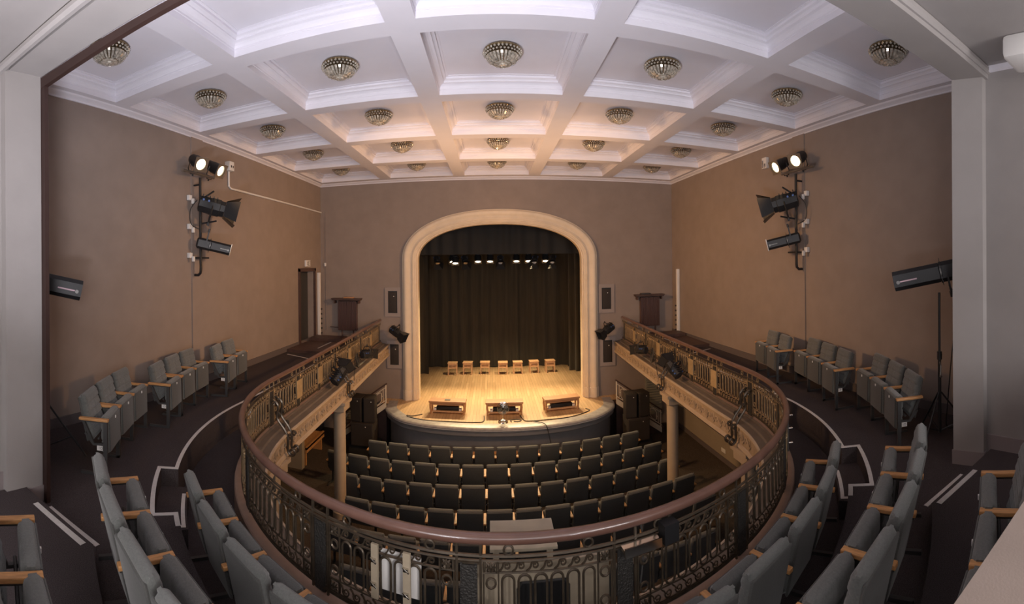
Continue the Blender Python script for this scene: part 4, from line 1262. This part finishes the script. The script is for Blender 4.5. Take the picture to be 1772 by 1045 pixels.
for sg, sd in ((-1, 'left'), (1, 'right')):
    X = sg * 5.33; Y = 6.66
    t = empty('lighting_boom', (0, 0, 0), 0, 'black lighting pipe with hooked foot mounted high on the %s wall' % sd, 'lighting pipe')
    m = MB(); m.tube([(X, Y, 6.88), (X, Y, 5.12), (X + sg * 0.01, Y, 5.06), (X + sg * 0.06, Y, 5.02), (sg * 5.475, Y, 5.02)], 0.026, 10); m.build('pole', M_LAMPB, t)
    m = MB(); m.tube([(X - sg * 0.02, Y - 0.55, 6.94), (X - sg * 0.02, Y + 0.42, 6.94)], 0.026, 10); m.build('crossbar', M_GEL, t)
    for P in ([(X, Y, 6.75), (sg * 5.482, Y, 6.75)], [(sg * 5.482, Y, 5.35), (X, Y, 5.35), (X, Y + 0.25, 5.35)],
              [(X, Y, 6.0), (X - sg * 0.25, Y + 0.18, 6.05)], [(X, Y, 6.45), (X - sg * 0.22, Y + 0.15, 6.62)]):
        m = MB(); m.tube(P, 0.018, 6); m.build('bracket', M_LAMPB, t)
    for z, nn in ((6.5, 'upper'), (5.95, 'middle'), (5.4, 'lower')):
        m = MB(); m.bbox((sg * 5.49, Y - 0.13, z), (0.07, 0.09, 0.10), 0.01); ps = m.build('power_socket', M_WHITE)
        m = MB(); m.bbox((sg * 5.42, Y - 0.11, z - 0.07), (0.05, 0.05, 0.10), 0.01); m.build('plug', M_WHITE, ps)
        tag(ps, 'white plug and socket beside lighting pipe on the %s wall, %s one' % (sd, nn), 'socket', 'wall sockets by the lighting pipes')
    g = 'wall boom lights'
    a1 = (sg * -0.80, -0.30, -0.48); a2 = (sg * -0.85, -0.02, -0.48)
    p1 = (X - sg * 0.06, Y - 0.22, 7.16); p2 = (X - sg * 0.06, Y + 0.32, 7.14)
    par_can(p1, a1, 'lit black can light atop the %s wall pipe, farther from the stage' % sd, g, hang=-1, L=0.36, r=0.115)
    par_can(p2, a2, 'lit black can light atop the %s wall pipe, nearer the stage' % sd, g, hang=-1, L=0.36, r=0.115)
    for p, d, pw in ((p1, (sg * -0.85, 0.18, -0.38), 950), (p2, (sg * -0.85, 0.36, -0.30), 1200)):
        v = Vector(d).normalized(); q = Vector(p) + v * 0.30
        spot('par_beam', q, q + v, pw, WARM, 78, 1.0, 0.22)
    fresnel((X - sg * 0.20, Y + 0.12, 6.32), (sg * -0.74, 0.60, -0.26), 'black lantern with barn doors and blue knobs in the middle of the %s wall pipe' % sd, g, s=1.15)
    profile_spot((X - sg * 0.16, Y + 0.10, 5.58), (sg * -0.76, 0.60, -0.24), 'slim black spotlight lowest on the %s wall pipe' % sd, g, s=1.05)
    cable([(X + sg * 0.03, Y - 0.06, 6.45), (sg * 5.40, Y - 0.22, 6.25), (sg * 5.42, Y - 0.18, 6.0), (X + sg * 0.02, Y - 0.03, 5.9)], 0.008, 'thin black cable looping beside the %s wall pipe' % sd)
    # follow spot on a tripod stand
    bx, by = (-4.80, 2.92) if sg < 0 else (4.64, 3.00)
    t = empty('tripod_stand', (bx, by, Z2), 0, 'tall black tripod light stand by the %s pier' % sd, 'light stand')
    m = MB(); m.tube([(0, 0, 0.10), (0, 0, 1.10)], 0.022, 10); m.tube([(0, 0, 1.05), (0, 0, 1.90)], 0.016, 10); m.build('pole', M_LAMPB, t)
    m = MB(); m.tube([(0, 0, 1.04), (0, 0, 1.14)], 0.032, 10); m.tube([(0, 0, 1.09), (0.05, 0, 1.09)], 0.012, 6); m.build('collar', M_LAMPB, t)
    m = MB(); m.tube([(0, 0, 1.02), (-0.05, -0.05, 0.98), (-0.08, -0.06, 0.85)], 0.010, 6); m.tube([(-0.08, -0.06, 0.85), (-0.10, -0.09, 0.85)], 0.014, 6); m.build('crank_handle', M_LAMPG, t)
    for k in range(3):
        a = 2 * pi * k / 3 + (-1.25 if sg < 0 else 1.15)
        m = MB(); m.tube([(0.02 * cos(a), 0.02 * sin(a), 0.62), (0.48 * cos(a), 0.48 * sin(a), 0.012)], 0.012, 6)
        m.tube([(0.02 * cos(a), 0.02 * sin(a), 0.13), (0.30 * cos(a), 0.30 * sin(a), 0.25)], 0.008, 6)
        m.build('leg', M_LAMPB, t)
    dd = (0.50, 0.84, -0.22) if sg < 0 else (-0.52, 0.83, -0.20)
    profile_spot((bx - (0.14 if sg < 0 else -0.02), by - (0.1 if sg < 0 else 0), Z2 + 2.16), dd, 'large black follow spotlight on the tripod stand by the %s pier' % sd, 'follow spots', s=1.3, hang=-1, big=True, name='follow_spotlight')
cable([(4.80, 2.95, 4.86), (4.92, 2.9, 4.6), (4.86, 2.95, 3.9), (4.84, 3.0, 3.3), (4.90, 3.05, 2.95), (5.1, 3.0, 2.89)], 0.008, 'thin black cable hanging behind the right tripod stand')

# stage lights on the bar
m = MB(); m.tube([(-2.6, 15.6, 5.55), (2.8, 15.6, 5.55)], 0.025, 8)
tag(m.build('lighting_bar', M_LAMPB), 'black lighting bar above the stage behind the border', 'lighting pipe')
for i, x in enumerate((-1.56, -1.45, -0.66, -0.23, 0.70, 1.13, 1.74)):
    z = 5.36 - (0.05 if i == 1 else 0)
    par_can((x, 15.6 - (0.16 if i == 1 else 0), z + 0.06), (0.02 * (3 - i), -0.45, -1), 'lit round stage light hanging over the stage, %s from the left' % ORD[i], 'stage bar lights', L=0.30, r=0.115, lens=M_LENSW, name='stage_downlight')
    if i != 1: spot('stage_beam', (x, 15.5, z - 0.2), (x * (1.5 if i % 2 == 0 else 1.1), 12.2 if i % 2 == 0 else 15.3, ZS), 1150 if i % 2 == 0 else 700, STAGEC, 64 if i % 2 == 0 else 80, 1.0, 0.10)
for i, (x, lensm) in enumerate(((-2.1, M_GEL), (-1.12, M_GEL), (0.13, M_LENSB), (1.35, M_LENSB), (1.98, M_LENSB))):
    fresnel((x, 15.45, 5.30), (0.3 * (0 if i == 2 else (1 if i < 2 else -1)), -0.8, -0.75), 'unlit stage lantern with barn doors over the stage, %s from the left' % ORD[i], 'stage bar lanterns', s=0.72, hang=1, lens=lensm)

# lights clamped to the balustrade
def rail_light(s, off, h, d, label, kind='f', s_=0.8):
    x, y, tx, ty = at_s(s); nx, ny = ty, -tx
    p = (x + nx * off, y + ny * off, BALB + h)
    if kind == 'p': return profile_spot(p, d, label, 'balustrade lights', s=s_, hang=1)
    return fresnel(p, d, label, 'balustrade lights', s=s_, hang=1)
for sg, sd in ((-1, 'left'), (1, 'right')):
    ex = BXC + sg * 3.35
    fresnel((ex - sg * 0.22, 12.75, BALB + 0.36), (sg * -0.75, -0.25, -0.42), 'black lantern angled down at the stage end of the %s balustrade' % sd, 'balustrade lights', s=0.85, hang=1, spread=0.12)
    fresnel((ex - sg * 0.05, 10.25, BALB + 0.20), (sg * -0.4, 0.9, -0.1), 'small black lantern clamped on the %s balustrade, nearer the stage' % sd, 'balustrade lights', s=0.72, hang=1, spread=0.1)
    fresnel((ex - sg * 0.10, 8.15, BALB + 0.20), (sg * -0.30, 0.75, 0.60), 'black lantern clamped on the %s balustrade, farther from the stage' % sd, 'balustrade lights', s=0.8, hang=1, spread=0.1)  # tilted up to suit the added ceiling fill
    q = Vector((ex - sg * 0.10, 8.15, BALB + 0.20)) + Vector((sg * -0.30, 0.75, 0.60)).normalized() * 0.24
    spot('lantern_beam', q, (sg * -0.4, 9.2, 7.8), 560, (1.0, 0.58, 0.30), 92, 1.0, 0.08)  # added warm fill for the ceiling, placed at the lantern
    pts = []
    for k in range(26):
        a = k * 1.1
        pts.append((ex - sg * (0.10 + 0.03 * sin(k)), 9.25 + 0.13 * cos(a) + 0.006 * k, BALB + 0.30 + 0.14 * sin(a) - 0.004 * k))
    pts += [(ex - sg * 0.14, 9.0, BALB + 0.05), (ex - sg * 0.20, 8.8, BALB - 0.05)]
    cable(pts, 0.008, 'tangle of coiled black cable hanging on the %s balustrade' % sd, 'coiled_cable', 3)

# ------------------------------------------------------------------ chandeliers
def make_lamp():
    t = empty('ceiling_lamp')
    m = MB(); m.lathe([(0.0, 0.0), (0.15, 0.0), (0.16, -0.02), (0.12, -0.03), (0.0, -0.03)], 24); m.build('mount', M_WHITE, t)
    m = MB(); m.lathe([(0.10, -0.025), (0.24, -0.03), (0.252, -0.038), (0.255, -0.05), (0.245, -0.058), (0.10, -0.05)], 32)
    m.tube([(0.205 * cos(2 * pi * i / 32), 0.205 * sin(2 * pi * i / 32), -0.118) for i in range(32)], 0.006, 5, closed=True)
    m.tube([(0.112 * cos(2 * pi * i / 24), 0.112 * sin(2 * pi * i / 24), -0.205) for i in range(24)], 0.006, 5, closed=True)
    m.build('rim', M_BRASS, t)
    m = MB()
    for row, (r, z, q) in enumerate(((0.248, -0.068, 0.019), (0.232, -0.098, 0.018))):      # two rings of beads
        n = 30
        for k in range(n):
            a = 2 * pi * (k + 0.5 * row) / n; c = Vector((r * cos(a), r * sin(a), z))
            vs = [c + Vector((0, 0, q)), c + Vector((0, 0, -q))]; fs = []
            for j in range(6):
                b = a + 2 * pi * j / 6; vs.append(c + Vector((q * cos(b), q * sin(b), 0)))
            for j in range(6):
                fs += [(0, 2 + j, 2 + (j + 1) % 6), (1, 2 + (j + 1) % 6, 2 + j)]
            m.add(vs, fs)
    n = 26
    for k in range(n):                                                                     # long prisms
        a = 2 * pi * k / n
        P = [(0.212, -0.118), (0.196, -0.145), (0.165, -0.175), (0.118, -0.202)]
        pts = [(r * cos(a), r * sin(a), z) for r, z in P]
        m.tube(pts, [0.021, 0.022, 0.019, 0.012], 4)
    m.build('crystal_bowl', M_CRYST, t, smooth=0)
    m = MB(); m.lathe([(0.115, -0.20), (0.11, -0.212), (0.085, -0.222), (0.06, -0.222), (0.05, -0.235), (0.02, -0.242), (0.012, -0.252), (0.0, -0.255)], 20, None, 0.05)
    m.build('bottom_plate', M_CRYST, t, smooth=0)
    return t
l0 = make_lamp(); first = True
RWS = ['row over the near balcony edge', 'second row from the camera', 'middle row', 'second row from the stage', 'row nearest the stage']
CLS = ['leftmost', 'second from the left', 'in the centre', 'second from the right', 'rightmost']
for j, cy_ in enumerate(cys[1:]):
    for i, cx_ in enumerate(cxs):
        if j == 0 and i in (1, 2, 3): continue
        lab = 'round crystal ceiling lamp in a coffer, %s, %s' % (CLS[i], RWS[j])
        if first: l0.location = (cx_, cy_, ZP); tag(l0, lab, 'ceiling lamp', 'crystal ceiling lamps'); first = False
        else: tag(dup(l0, (cx_, cy_, ZP), 0.1 * (i + j), lab), lab, 'ceiling lamp', 'crystal ceiling lamps')

# ------------------------------------------------------------------ back wall items
def framed_speaker(x0, x1, z0, z1, label):
    t = empty('wall_speaker', ((x0 + x1) / 2, WY, (z0 + z1) / 2), 0, label, 'loudspeaker', 'speakers set in the stage wall')
    w, h = (x1 - x0) / 2, (z1 - z0) / 2
    m = MB()
    for a, b, c, d in ((-w - 0.10, w + 0.10, h, h + 0.11), (-w - 0.10, w + 0.10, -h - 0.11, -h), (-w - 0.10, -w, -h, h), (w, w + 0.10, -h, h)): m.box(a, b, -0.035, 0, c, d)
    m.build('frame', M_FRAME, t, smooth=0)
    m = MB(); m.box(-w, w, -0.02, 0.0, -h, h); m.build('recess', M_DARKSC, t, smooth=0)
    m = MB(); m.bbox((0, -0.022, -0.01), (w * 1.7, 0.03, h * 1.86), 0.008); m.build('grille', M_SPK, t)
    m = MB(); m.lathe([(0, 0), (0.016, 0), (0.014, 0.006), (0, 0.008)], 12, Matrix.Translation((w * 0.25, -0.037, h * 0.52)) @ Matrix.Rotation(pi / 2, 4, 'X')); m.build('badge', M_WHITE, t)
for x0, x1, z0, z1, lab in ((-3.33, -3.04, 3.70, 4.37, 'black speaker in a wall frame left of the arch, upper one'), (-3.28, -3.01, 2.12, 2.75, 'black speaker in a wall frame left of the arch, lower one'),
                            (3.16, 3.46, 3.74, 4.40, 'black speaker in a wall frame right of the arch, upper one'), (3.19, 3.48, 2.10, 2.78, 'black speaker in a wall frame right of the arch, lower one')):
    framed_speaker(x0, x1, z0, z1, lab)


def radiator(x0, x1, z0, z1, sd):
    t = empty('radiator', ((x0 + x1) / 2, WY - 0.1, z0), 0, 'dark red-brown ribbed radiator on the stage wall, %s gallery' % sd, 'radiator')
    w = (x1 - x0); n = 15; m = MB()
    for k in range(n):
        x = -w / 2 + (k + 0.5) * w / n
        m.bbox((x, 0, (z1 - z0) / 2), (w / n * 0.78, 0.13, z1 - z0), 0.012)
    m.build('fins', M_RAD, t)
    m = MB(); m.tube([(-w / 2 - 0.02, 0, 0.08), (w / 2, 0, 0.08)], 0.02, 8)
    m.tube([(-w / 2 - 0.30, 0.06, 0.08), (-w / 2, 0, 0.08)], 0.012, 6); m.build('pipe', M_RAD, t)
    for q in (-w * .3, w * .3): m = MB(); m.tube([(q, 0, 0.02), (q, 0, Z2 - z0)], 0.018, 6); m.build('foot', M_RAD, t)
    s = MB(); s.box(x0 - 0.18, x1 + 0.14, WY - 0.26, WY, z1 + 0.05, z1 + 0.085)
    s.box(x0 - 0.16, x1 + 0.12, WY - 0.24, WY, z1 + 0.02, z1 + 0.05)
    for q in (x0 - 0.10, x1 + 0.06): s.box(q - 0.015, q + 0.015, WY - 0.2, WY, z1 - 0.08, z1 + 0.03)
    tag(s.build('wall_shelf', M_DKWOOD, smooth=0), 'dark wooden shelf over the %s radiator' % sd, 'shelf')
    b = MB(); xx = (x0 + x1) / 2 + (0.05 if sd == 'left' else -0.15)
    b.bbox((xx, WY - 0.13, z1 + 0.105), (0.32, 0.14, 0.036), 0.008)
    tag(b.build('flat_case', M_BENCH if sd == 'left' else M_STEEL), 'small flat %s case lying on the %s radiator shelf' % ('brown' if sd == 'left' else 'dark', sd), 'case')
radiator(-4.92, -4.30, 3.14, 4.06, 'left')
radiator(4.38, 5.02, 3.16, 4.08, 'right')
# upright white tubes in the corners, with clips
for sg, sd, y in ((-1, 'left', 12.85), (1, 'right', 12.62)):
    m = MB(); m.bbox((sg * 5.48, y, 3.95), (0.09, 0.10, 2.0), 0.015)
    o = empty('upright_tube', (0, 0, 0), 0, 'tall white tube standing in the %s corner near the stage wall' % sd, 'tube')
    m.build('body', M_WHITE, o)
    for k in range(6): m = MB(); m.bbox((sg * 5.43, y + 0.05, 3.05 + 0.15 * k), (0.05, 0.05, 0.05), 0.008); m.build('clip', M_LAMPB, o)
    # dark low wooden platform
    m = MB(); xa, xb = sorted((sg * 5.50, sg * 4.45))
    m.box(xa, xb, 10.6, 12.6, Z2, Z2 + 0.07); m.box(xa + 0.03, xb - 0.03, 12.05, 12.62, Z2 + 0.07, Z2 + 0.16)
    tag(m.build('low_platform', M_DKWOOD, smooth=0), 'low dark wooden platform on the %s gallery by the stage wall' % sd, 'platform')
    tape('platform_tape', [(sg * 4.75, 11.0), (sg * 4.75, 12.0)], Z2 + 0.07, 0.04, 'thin white tape line on the low %s platform' % sd)
    tape('gallery_end_tape', [(sg * 5.35, 10.3), (sg * 4.35, 9.9)], Z2, 0.035, 'white tape line across the %s gallery floor before the platform' % sd)
# door in the left wall
m = MB()
for a, b, c, d in ((11.42, 11.50, 2.92, 5.08), (12.55, 12.63, 2.92, 5.08), (11.42, 12.63, 5.0, 5.10)): m.box(-5.545, -5.49, a, b, c, d)
dr = structure('door_1', m, M_DKWOOD, 'dark doorway with open door at the left gallery', smooth=0)
m = MB(); m.box(-5.78, -5.74, 11.5, 12.55, 2.92, 5.0); m.build('door_leaf', M_STEEL, dr, smooth=0)
m = MB(); m.box(-5.72, -5.70, 11.53, 11.58, 2.95, 4.75); m.build('edge_strip', M_CREAM, dr, smooth=0)
# exit sign: running figure and arrow
t = empty('exit_sign', (-5.50, 12.02, 5.24), 0, 'small white exit pictogram sign over the left gallery door', 'sign')
m = MB(); m.bbox((0, 0, 0), (0.06, 0.30, 0.19), 0.01); m.build('box', M_WHITE, t)
m = MB()
fig = [((-0.04, 0.045), (0.03, 0.0)), ]
def seg(a, b, r): m.tube([(0.033, a[0], a[1]), (0.033, b[0], b[1])], r, 4)
m.box(0.031, 0.034, 0.02, 0.11, -0.07, -0.062); m.box(0.031, 0.034, 0.02, 0.028, -0.07, 0.07); m.box(0.031, 0.034, 0.102, 0.11, -0.07, 0.07); m.box(0.031, 0.034, 0.02, 0.11, 0.062, 0.07)
for a, b in (((-0.045, 0.035), (-0.055, -0.01)), ((-0.055, -0.01), (-0.03, -0.035)), ((-0.03, -0.035), (-0.035, -0.07)), ((-0.055, -0.01), (-0.08, -0.035)), ((-0.08, -0.035), (-0.11, -0.04)), ((-0.045, 0.03), (-0.015, 0.01)), ((-0.045, 0.03), (-0.08, 0.015))): seg(a, b, 0.008)
m.lathe([(0, -0.003), (0.014, -0.003), (0.014, 0.003), (0, 0.003)], 10, Matrix.Translation((0.032, -0.04, 0.06)) @ Matrix.Rotation(pi / 2, 4, 'Y'))
m.build('pictogram', M_INK, t, smooth=0)
# white boxes and conduit near the cornice
t = empty('junction_box', (-5.47, 7.88, 7.33), 0, 'white junction box under the left cornice with white conduit', 'junction box')
m = MB(); m.bbox((0, 0, 0), (0.13, 0.18, 0.20), 0.012); m.build('box', M_WHITE, t)
for q in (-0.03, 0.04): m = MB(); m.bbox((0.066, q, -0.01), (0.01, 0.03, 0.05), 0.003); m.build('socket', M_INK, t)
m = MB(); m.tube([(-0.035, 0.02, -0.09), (-0.035, 0.02, -0.42), (-0.035, 0.10, -0.46), (-0.035, 5.27, -0.46)], 0.022, 8); m.build('conduit', M_WHITE, t)
t = empty('wall_lamp_box', (5.47, 7.90, 7.33), 0, 'small white switch box under the right cornice', 'switch box')
m = MB(); m.bbox((0.02, 0, 0), (0.08, 0.17, 0.24), 0.01); m.build('box', M_WHITE, t)
for q in ((-0.035, -0.06, 0.06, 0.09), (0.04, -0.02, 0.05, 0.16)): m = MB(); m.bbox((-0.022, q[0], q[1]), (0.01, q[2], q[3]), 0.004); m.build('cover', M_CHROME, t)
m = MB(); m.bbox((-5.37, WY - 0.05, 5.20), (0.06, 0.06, 0.11), 0.01)
tag(m.build('sensor', M_WHITE), 'small white sensor on the back wall at the left corner', 'sensor')
m = MB(); m.tube([(-5.37, WY - 0.015, 3.1), (-5.37, WY - 0.015, 6.9)], 0.008, 6)
tag(m.build('conduit_pipe', M_WALL), 'thin painted conduit down the back wall by the left corner', 'conduit')

# ------------------------------------------------------------------ speaker stacks, stage stairs
def loud(name, c, d, rz, label):
    t = empty(name, (c[0], c[1], c[2]), rz, label, 'loudspeaker', 'stacked loudspeakers')
    m = MB(); m.bbox((0, 0, d[2] / 2), d, 0.015); m.build('cabinet', M_SPK, t)
    m = MB(); m.box(-d[0] / 2 + 0.025, d[0] / 2 - 0.025, -d[1] / 2 - 0.012, -d[1] / 2, 0.03, d[2] - 0.03); m.build('grille', M_SPK, t, smooth=0)
    m = MB(); m.lathe([(0, 0), (0.014, 0), (0.012, 0.006), (0, 0.007)], 10, Matrix.Translation((d[0] * 0.18, -d[1] / 2 - 0.012, d[2] * 0.86)) @ Matrix.Rotation(pi / 2, 4, 'X')); m.build('badge', M_WHITE, t)
    for sx in (-1, 1): m = MB(); m.bbox((sx * d[0] / 2, 0, d[2] * 0.6), (0.012, 0.12, 0.05), 0.004); m.build('handle', M_LAMPB, t)
for sg, sd in ((-1, 'left'), (1, 'right')):
    x = sg * 3.72 + 0.03; y = 11.7
    m = MB(); m.bbox((x, y + 0.1, ZF + 0.14), (0.80, 0.62, 0.28), 0.01)
    tag(m.build('black_case', M_BLACK), 'low black case carrying the %s speaker stack' % sd, 'case')
    loud('subwoofer', (x, y, ZF + 0.28), (0.62, 0.55, 0.62), 0, 'large black subwoofer at the bottom of the %s speaker stack' % sd)
    for q, nn in ((-1, 'left'), (1, 'right')):
        loud('loudspeaker', (x + q * 0.165, y + 0.02, ZF + 0.905), (0.32, 0.42, 0.66), q * 0.12, 'tall black speaker atop the %s stack, its %s one' % (sd, nn))
    # side stairs with cream geometric railing
    xs = PC + sg * 3.32; dirx = sg
    t = empty('stage_stairs', (xs, 12.55, 0), 0, 'dark side steps with cream geometric railing climbing to the %s of the stage' % sd, 'stairs')
    m = MB(); n = 6
    for k in range(n):
        x0, x1 = sg * (0.0 + k * 0.25), sg * (k * 0.25 + 0.26)
        m.box(*sorted((x0, x1)), -0.10, 0.60, ZF, ZS - 0.02 - k * (ZS - ZF) / (n))
    m.build('steps', M_DKWOOD, t, smooth=0)
    m = MB()
    slope = (ZS - ZF) / (n * 0.25)
    L = 1.42
    def pt(u, h, yy=-0.14): return (sg * u, yy, ZS + 0.0 - slope * u + h)
    m.add([pt(0, -0.05), pt(L, -0.05), pt(L, 0.12), pt(0, 0.12), pt(0, -0.05, -0.10), pt(L, -0.05, -0.10), pt(L, 0.12, -0.10), pt(0, 0.12, -0.10)], [(0, 1, 2, 3), (4, 5, 6, 7), (0, 1, 5, 4), (2, 3, 7, 6), (1, 2, 6, 5), (3, 0, 4, 7)])
    m.build('stringer', M_CREAMW, t, smooth=0)
    m = MB()
    for q in (0.0, 0.46, 0.92, 1.38): m.tube([pt(q, 0.1), pt(q, 0.62)], 0.02, 4)
    m.tube([pt(0, 0.55), pt(L, 0.55)], 0.014, 4); m.tube([pt(0, 0.18), pt(L, 0.18)], 0.014, 4)
    for q in (0.0, 0.46, 0.92):
        c = q + 0.23
        octg = [(-0.10, 0.26), (-0.05, 0.21), (0.05, 0.21), (0.10, 0.26), (0.10, 0.46), (0.05, 0.51), (-0.05, 0.51), (-0.10, 0.46)]
        m.tube([pt(c + a, b) for a, b in octg], 0.012, 4, closed=True)
        for a in (-0.15, 0.15): m.tube([pt(c + a, 0.18), pt(c + a, 0.55)], 0.010, 4)
        m.tube([pt(c, 0.18), pt(c, 0.21)], 0.01, 4); m.tube([pt(c, 0.51), pt(c, 0.55)], 0.01, 4)
        m.tube([pt(c - 0.15, 0.36), pt(c - 0.10, 0.36)], 0.01, 4); m.tube([pt(c + 0.15, 0.36), pt(c + 0.10, 0.36)], 0.01, 4)
    m.build('railing', M_CREAMW, t, smooth=0)
    m = MB(); m.tube([pt(-0.03, 0.64), pt(L, 0.64)], 0.028, 4); m.build('handrail', M_DKWOOD, t, smooth=0)
    # grey louvred panel on the wall below the gallery
    m = MB(); yy = 12.9; m.box(*sorted((sg * 4.55, sg * 5.1)), WY - 0.07, WY - 0.01, 0.35, 1.75)
    for k in range(16): m.box(*sorted((sg * 4.58, sg * 5.07)), WY - 0.10, WY - 0.06, 0.42 + k * 0.08, 0.455 + k * 0.08)
    tag(m.build('louvre_panel', M_SHUT, smooth=0), 'grey louvred panel on the wall below the %s gallery' % sd, 'vent panel')
# below the left gallery: recess with wooden counter, extinguisher, sockets
m = MB(); m.box(-5.5, -4.85, 10.4, 11.6, 0.42, 0.47); m.box(-4.9, -4.85, 10.4, 11.6, 0.34, 0.50); m.box(-5.5, -5.44, 10.4, 11.6, ZF, 0.42)
m.box(-5.4, -4.9, 10.45, 10.5, ZF, 0.42); m.box(-5.4, -4.9, 11.5, 11.55, ZF, 0.42)
tag(m.build('wooden_counter', M_OAK, smooth=0), 'light wooden counter against the wall under the left gallery', 'counter')
m = MB(); m.box(-5.515, -5.505, 10.4, 11.6, 0.5, 1.9)
structure('wall_recess', m, M_DKWOOD, smooth=0)
m = MB(); m.box(-5.5, -4.9, 10.2, 10.36, ZF, 2.19)
structure('wall_partition', m, M_LOWER, 'beige wall return under the left gallery', smooth=0)
t = empty('fire_extinguisher', (-5.15, WY - 0.25, 0.55), 0, 'red fire extinguisher on the wall below the left gallery', 'fire extinguisher')
m = MB(); m.lathe([(0, 0), (0.085, 0), (0.09, 0.02), (0.09, 0.42), (0.07, 0.47), (0.03, 0.50), (0, 0.50)], 18); m.build('cylinder', M_RED, t)
m = MB(); m.lathe([(0.02, 0.5), (0.025, 0.56), (0.0, 0.57)], 10); m.box(-0.08, 0.02, -0.012, 0.012, 0.56, 0.58); m.tube([(0.02, 0, 0.53), (0.09, 0, 0.5), (0.11, 0, 0.3)], 0.01, 6); m.build('valve', M_LAMPB, t)
m = MB(); m.box(-0.03, 0.03, 0.08, 0.25, 0.3, 0.34); m.build('bracket', M_LAMPB, t)
for x, y, sd in ((-5.51, 9.6, 'left'), (5.51, 9.9, 'right')):
    m = MB(); m.bbox((x, y, 0.28), (0.02, 0.20, 0.10), 0.004)
    tag(m.build('wall_socket', M_WHITE), 'white double socket low on the wall under the %s gallery' % sd, 'socket')

# ------------------------------------------------------------------ things on the balustrade at the front
def on_bal(s, mb): mb.T = bend(s); return mb
sC = (posts[11] + posts[12]) / 2
t = empty('control_booth', (0, 0, 0), 0, 'tan control box with dark opening hung outside the centre of the balustrade', 'control box')
m = MB(); m.box(-0.36, 0.60, 2.90, 2.94, ZB - 0.05, 3.22); m.box(-0.36, 0.60, 3.08, 3.12, ZB - 0.25, 3.0); m.box(-0.36, -0.32, 2.94, 3.08, ZB - 0.25, 3.1); m.box(0.56, 0.60, 2.94, 3.08, ZB - 0.25, 3.1); m.box(-0.36, 0.60, 2.94, 3.12, ZB - 0.27, ZB - 0.22)
m.build('box', M_BOARD, t, smooth=0)
m = MB(); m.bbox((0.15, 2.896, 2.93), (0.34, 0.012, 0.34), 0.005); m.build('opening', M_DARKSC, t)
m = MB(); m.tube([(-0.02, 2.888, 2.80), (-0.02, 2.888, 3.06), (0.01, 2.888, 3.10), (0.29, 2.888, 3.10), (0.32, 2.888, 3.06), (0.32, 2.888, 2.80)], 0.008, 5); m.build('opening_trim', M_STEEL, t)
m = MB(); m.box(-0.20, 0.24, 2.84, 3.16, 3.335, 3.355); m.box(-0.18, -0.14, 2.92, 2.96, 3.2, 3.335); m.box(0.18, 0.22, 2.92, 2.96, 3.2, 3.335); m.build('lid', M_BOARD, t, smooth=0)
sW = (posts[10] + posts[11]) / 2
t = empty('white_board', (0, 0, 0), 0, 'white board clamped behind the ironwork by two wooden battens', 'board')
m = on_bal(sW + 0.10, MB()); m.box(-0.15, 0.14, -0.035, -0.025, 0.20, 0.47); m.build('panel', M_WHITE, t, smooth=0)
for q in (-0.17, 0.06):
    m = on_bal(sW + 0.10, MB()); m.box(q - 0.025, q + 0.025, 0.012, 0.03, 0.16, 0.52); bt = m.build('batten', M_BOARD, t, smooth=0)
    for h in (0.26, 0.42): m = on_bal(sW + 0.10, MB()); m.box(q - 0.015, q + 0.015, 0.03, 0.048, h - 0.01, h + 0.01); m.tube([(q - 0.022, 0.047, h + 0.015), (q + 0.022, 0.047, h - 0.015)], 0.005, 5); m.build('wing_nut', M_CHROME, bt, smooth=0)
# metal tray and small black speaker at the right of centre
m = on_bal(posts[12] + 0.02, MB()); m.box(-0.06, 0.20, 0.01, 0.10, 0.52, 0.545); m.box(-0.06, 0.20, 0.095, 0.105, 0.50, 0.56)
o = m.build('metal_tray', M_CHROME, smooth=0); tag(o, 'narrow silver metal tray fixed on top of the ironwork right of centre', 'tray')
m = on_bal(posts[12] + 0.30, MB())
m.box(-0.055, 0.055, 0.015, 0.10, 0.49, 0.62)
t = m.build('small_speaker', M_LAMPB, smooth=0); tag(t, 'small black box speaker clipped on the balustrade right of centre', 'loudspeaker')
cable([(0.80, 2.84, 3.46), (0.82, 2.82, 3.3), (0.80, 2.80, 3.1), (0.76, 2.80, 2.9)], 0.006, 'thin grey cable hanging on the balustrade right of centre', matl=M_LAMPG)
# upright rod with clamps on the right of the gallery side
sR = s_at_angle(60)
t = empty('clamp_rod', (0, 0, 0), 0, 'upright metal rod with clamps fixed on gallery side of right balustrade', 'rod')
m = on_bal(sR, MB()); m.tube([(0, 0.05, 0.02), (0, 0.05, 0.52)], 0.014, 8); m.build('rod', M_LAMPG, t)
for h in (0.12, 0.30, 0.46):
    m = on_bal(sR, MB()); m.tube([(0, 0.01, h), (0, 0.11, h)], 0.010, 6); m.tube([(-0.03, 0.10, h), (0.03, 0.10, h)], 0.008, 6); m.build('clamp', M_CHROME, t)
m = on_bal(s_at_angle(-72), MB()); m.box(-0.03, 0.03, 0.015, 0.06, 0.36, 0.46)
tag(m.build('outlet_box', M_WHITE, smooth=0), 'small white outlet box on the gallery side of left balustrade', 'outlet')
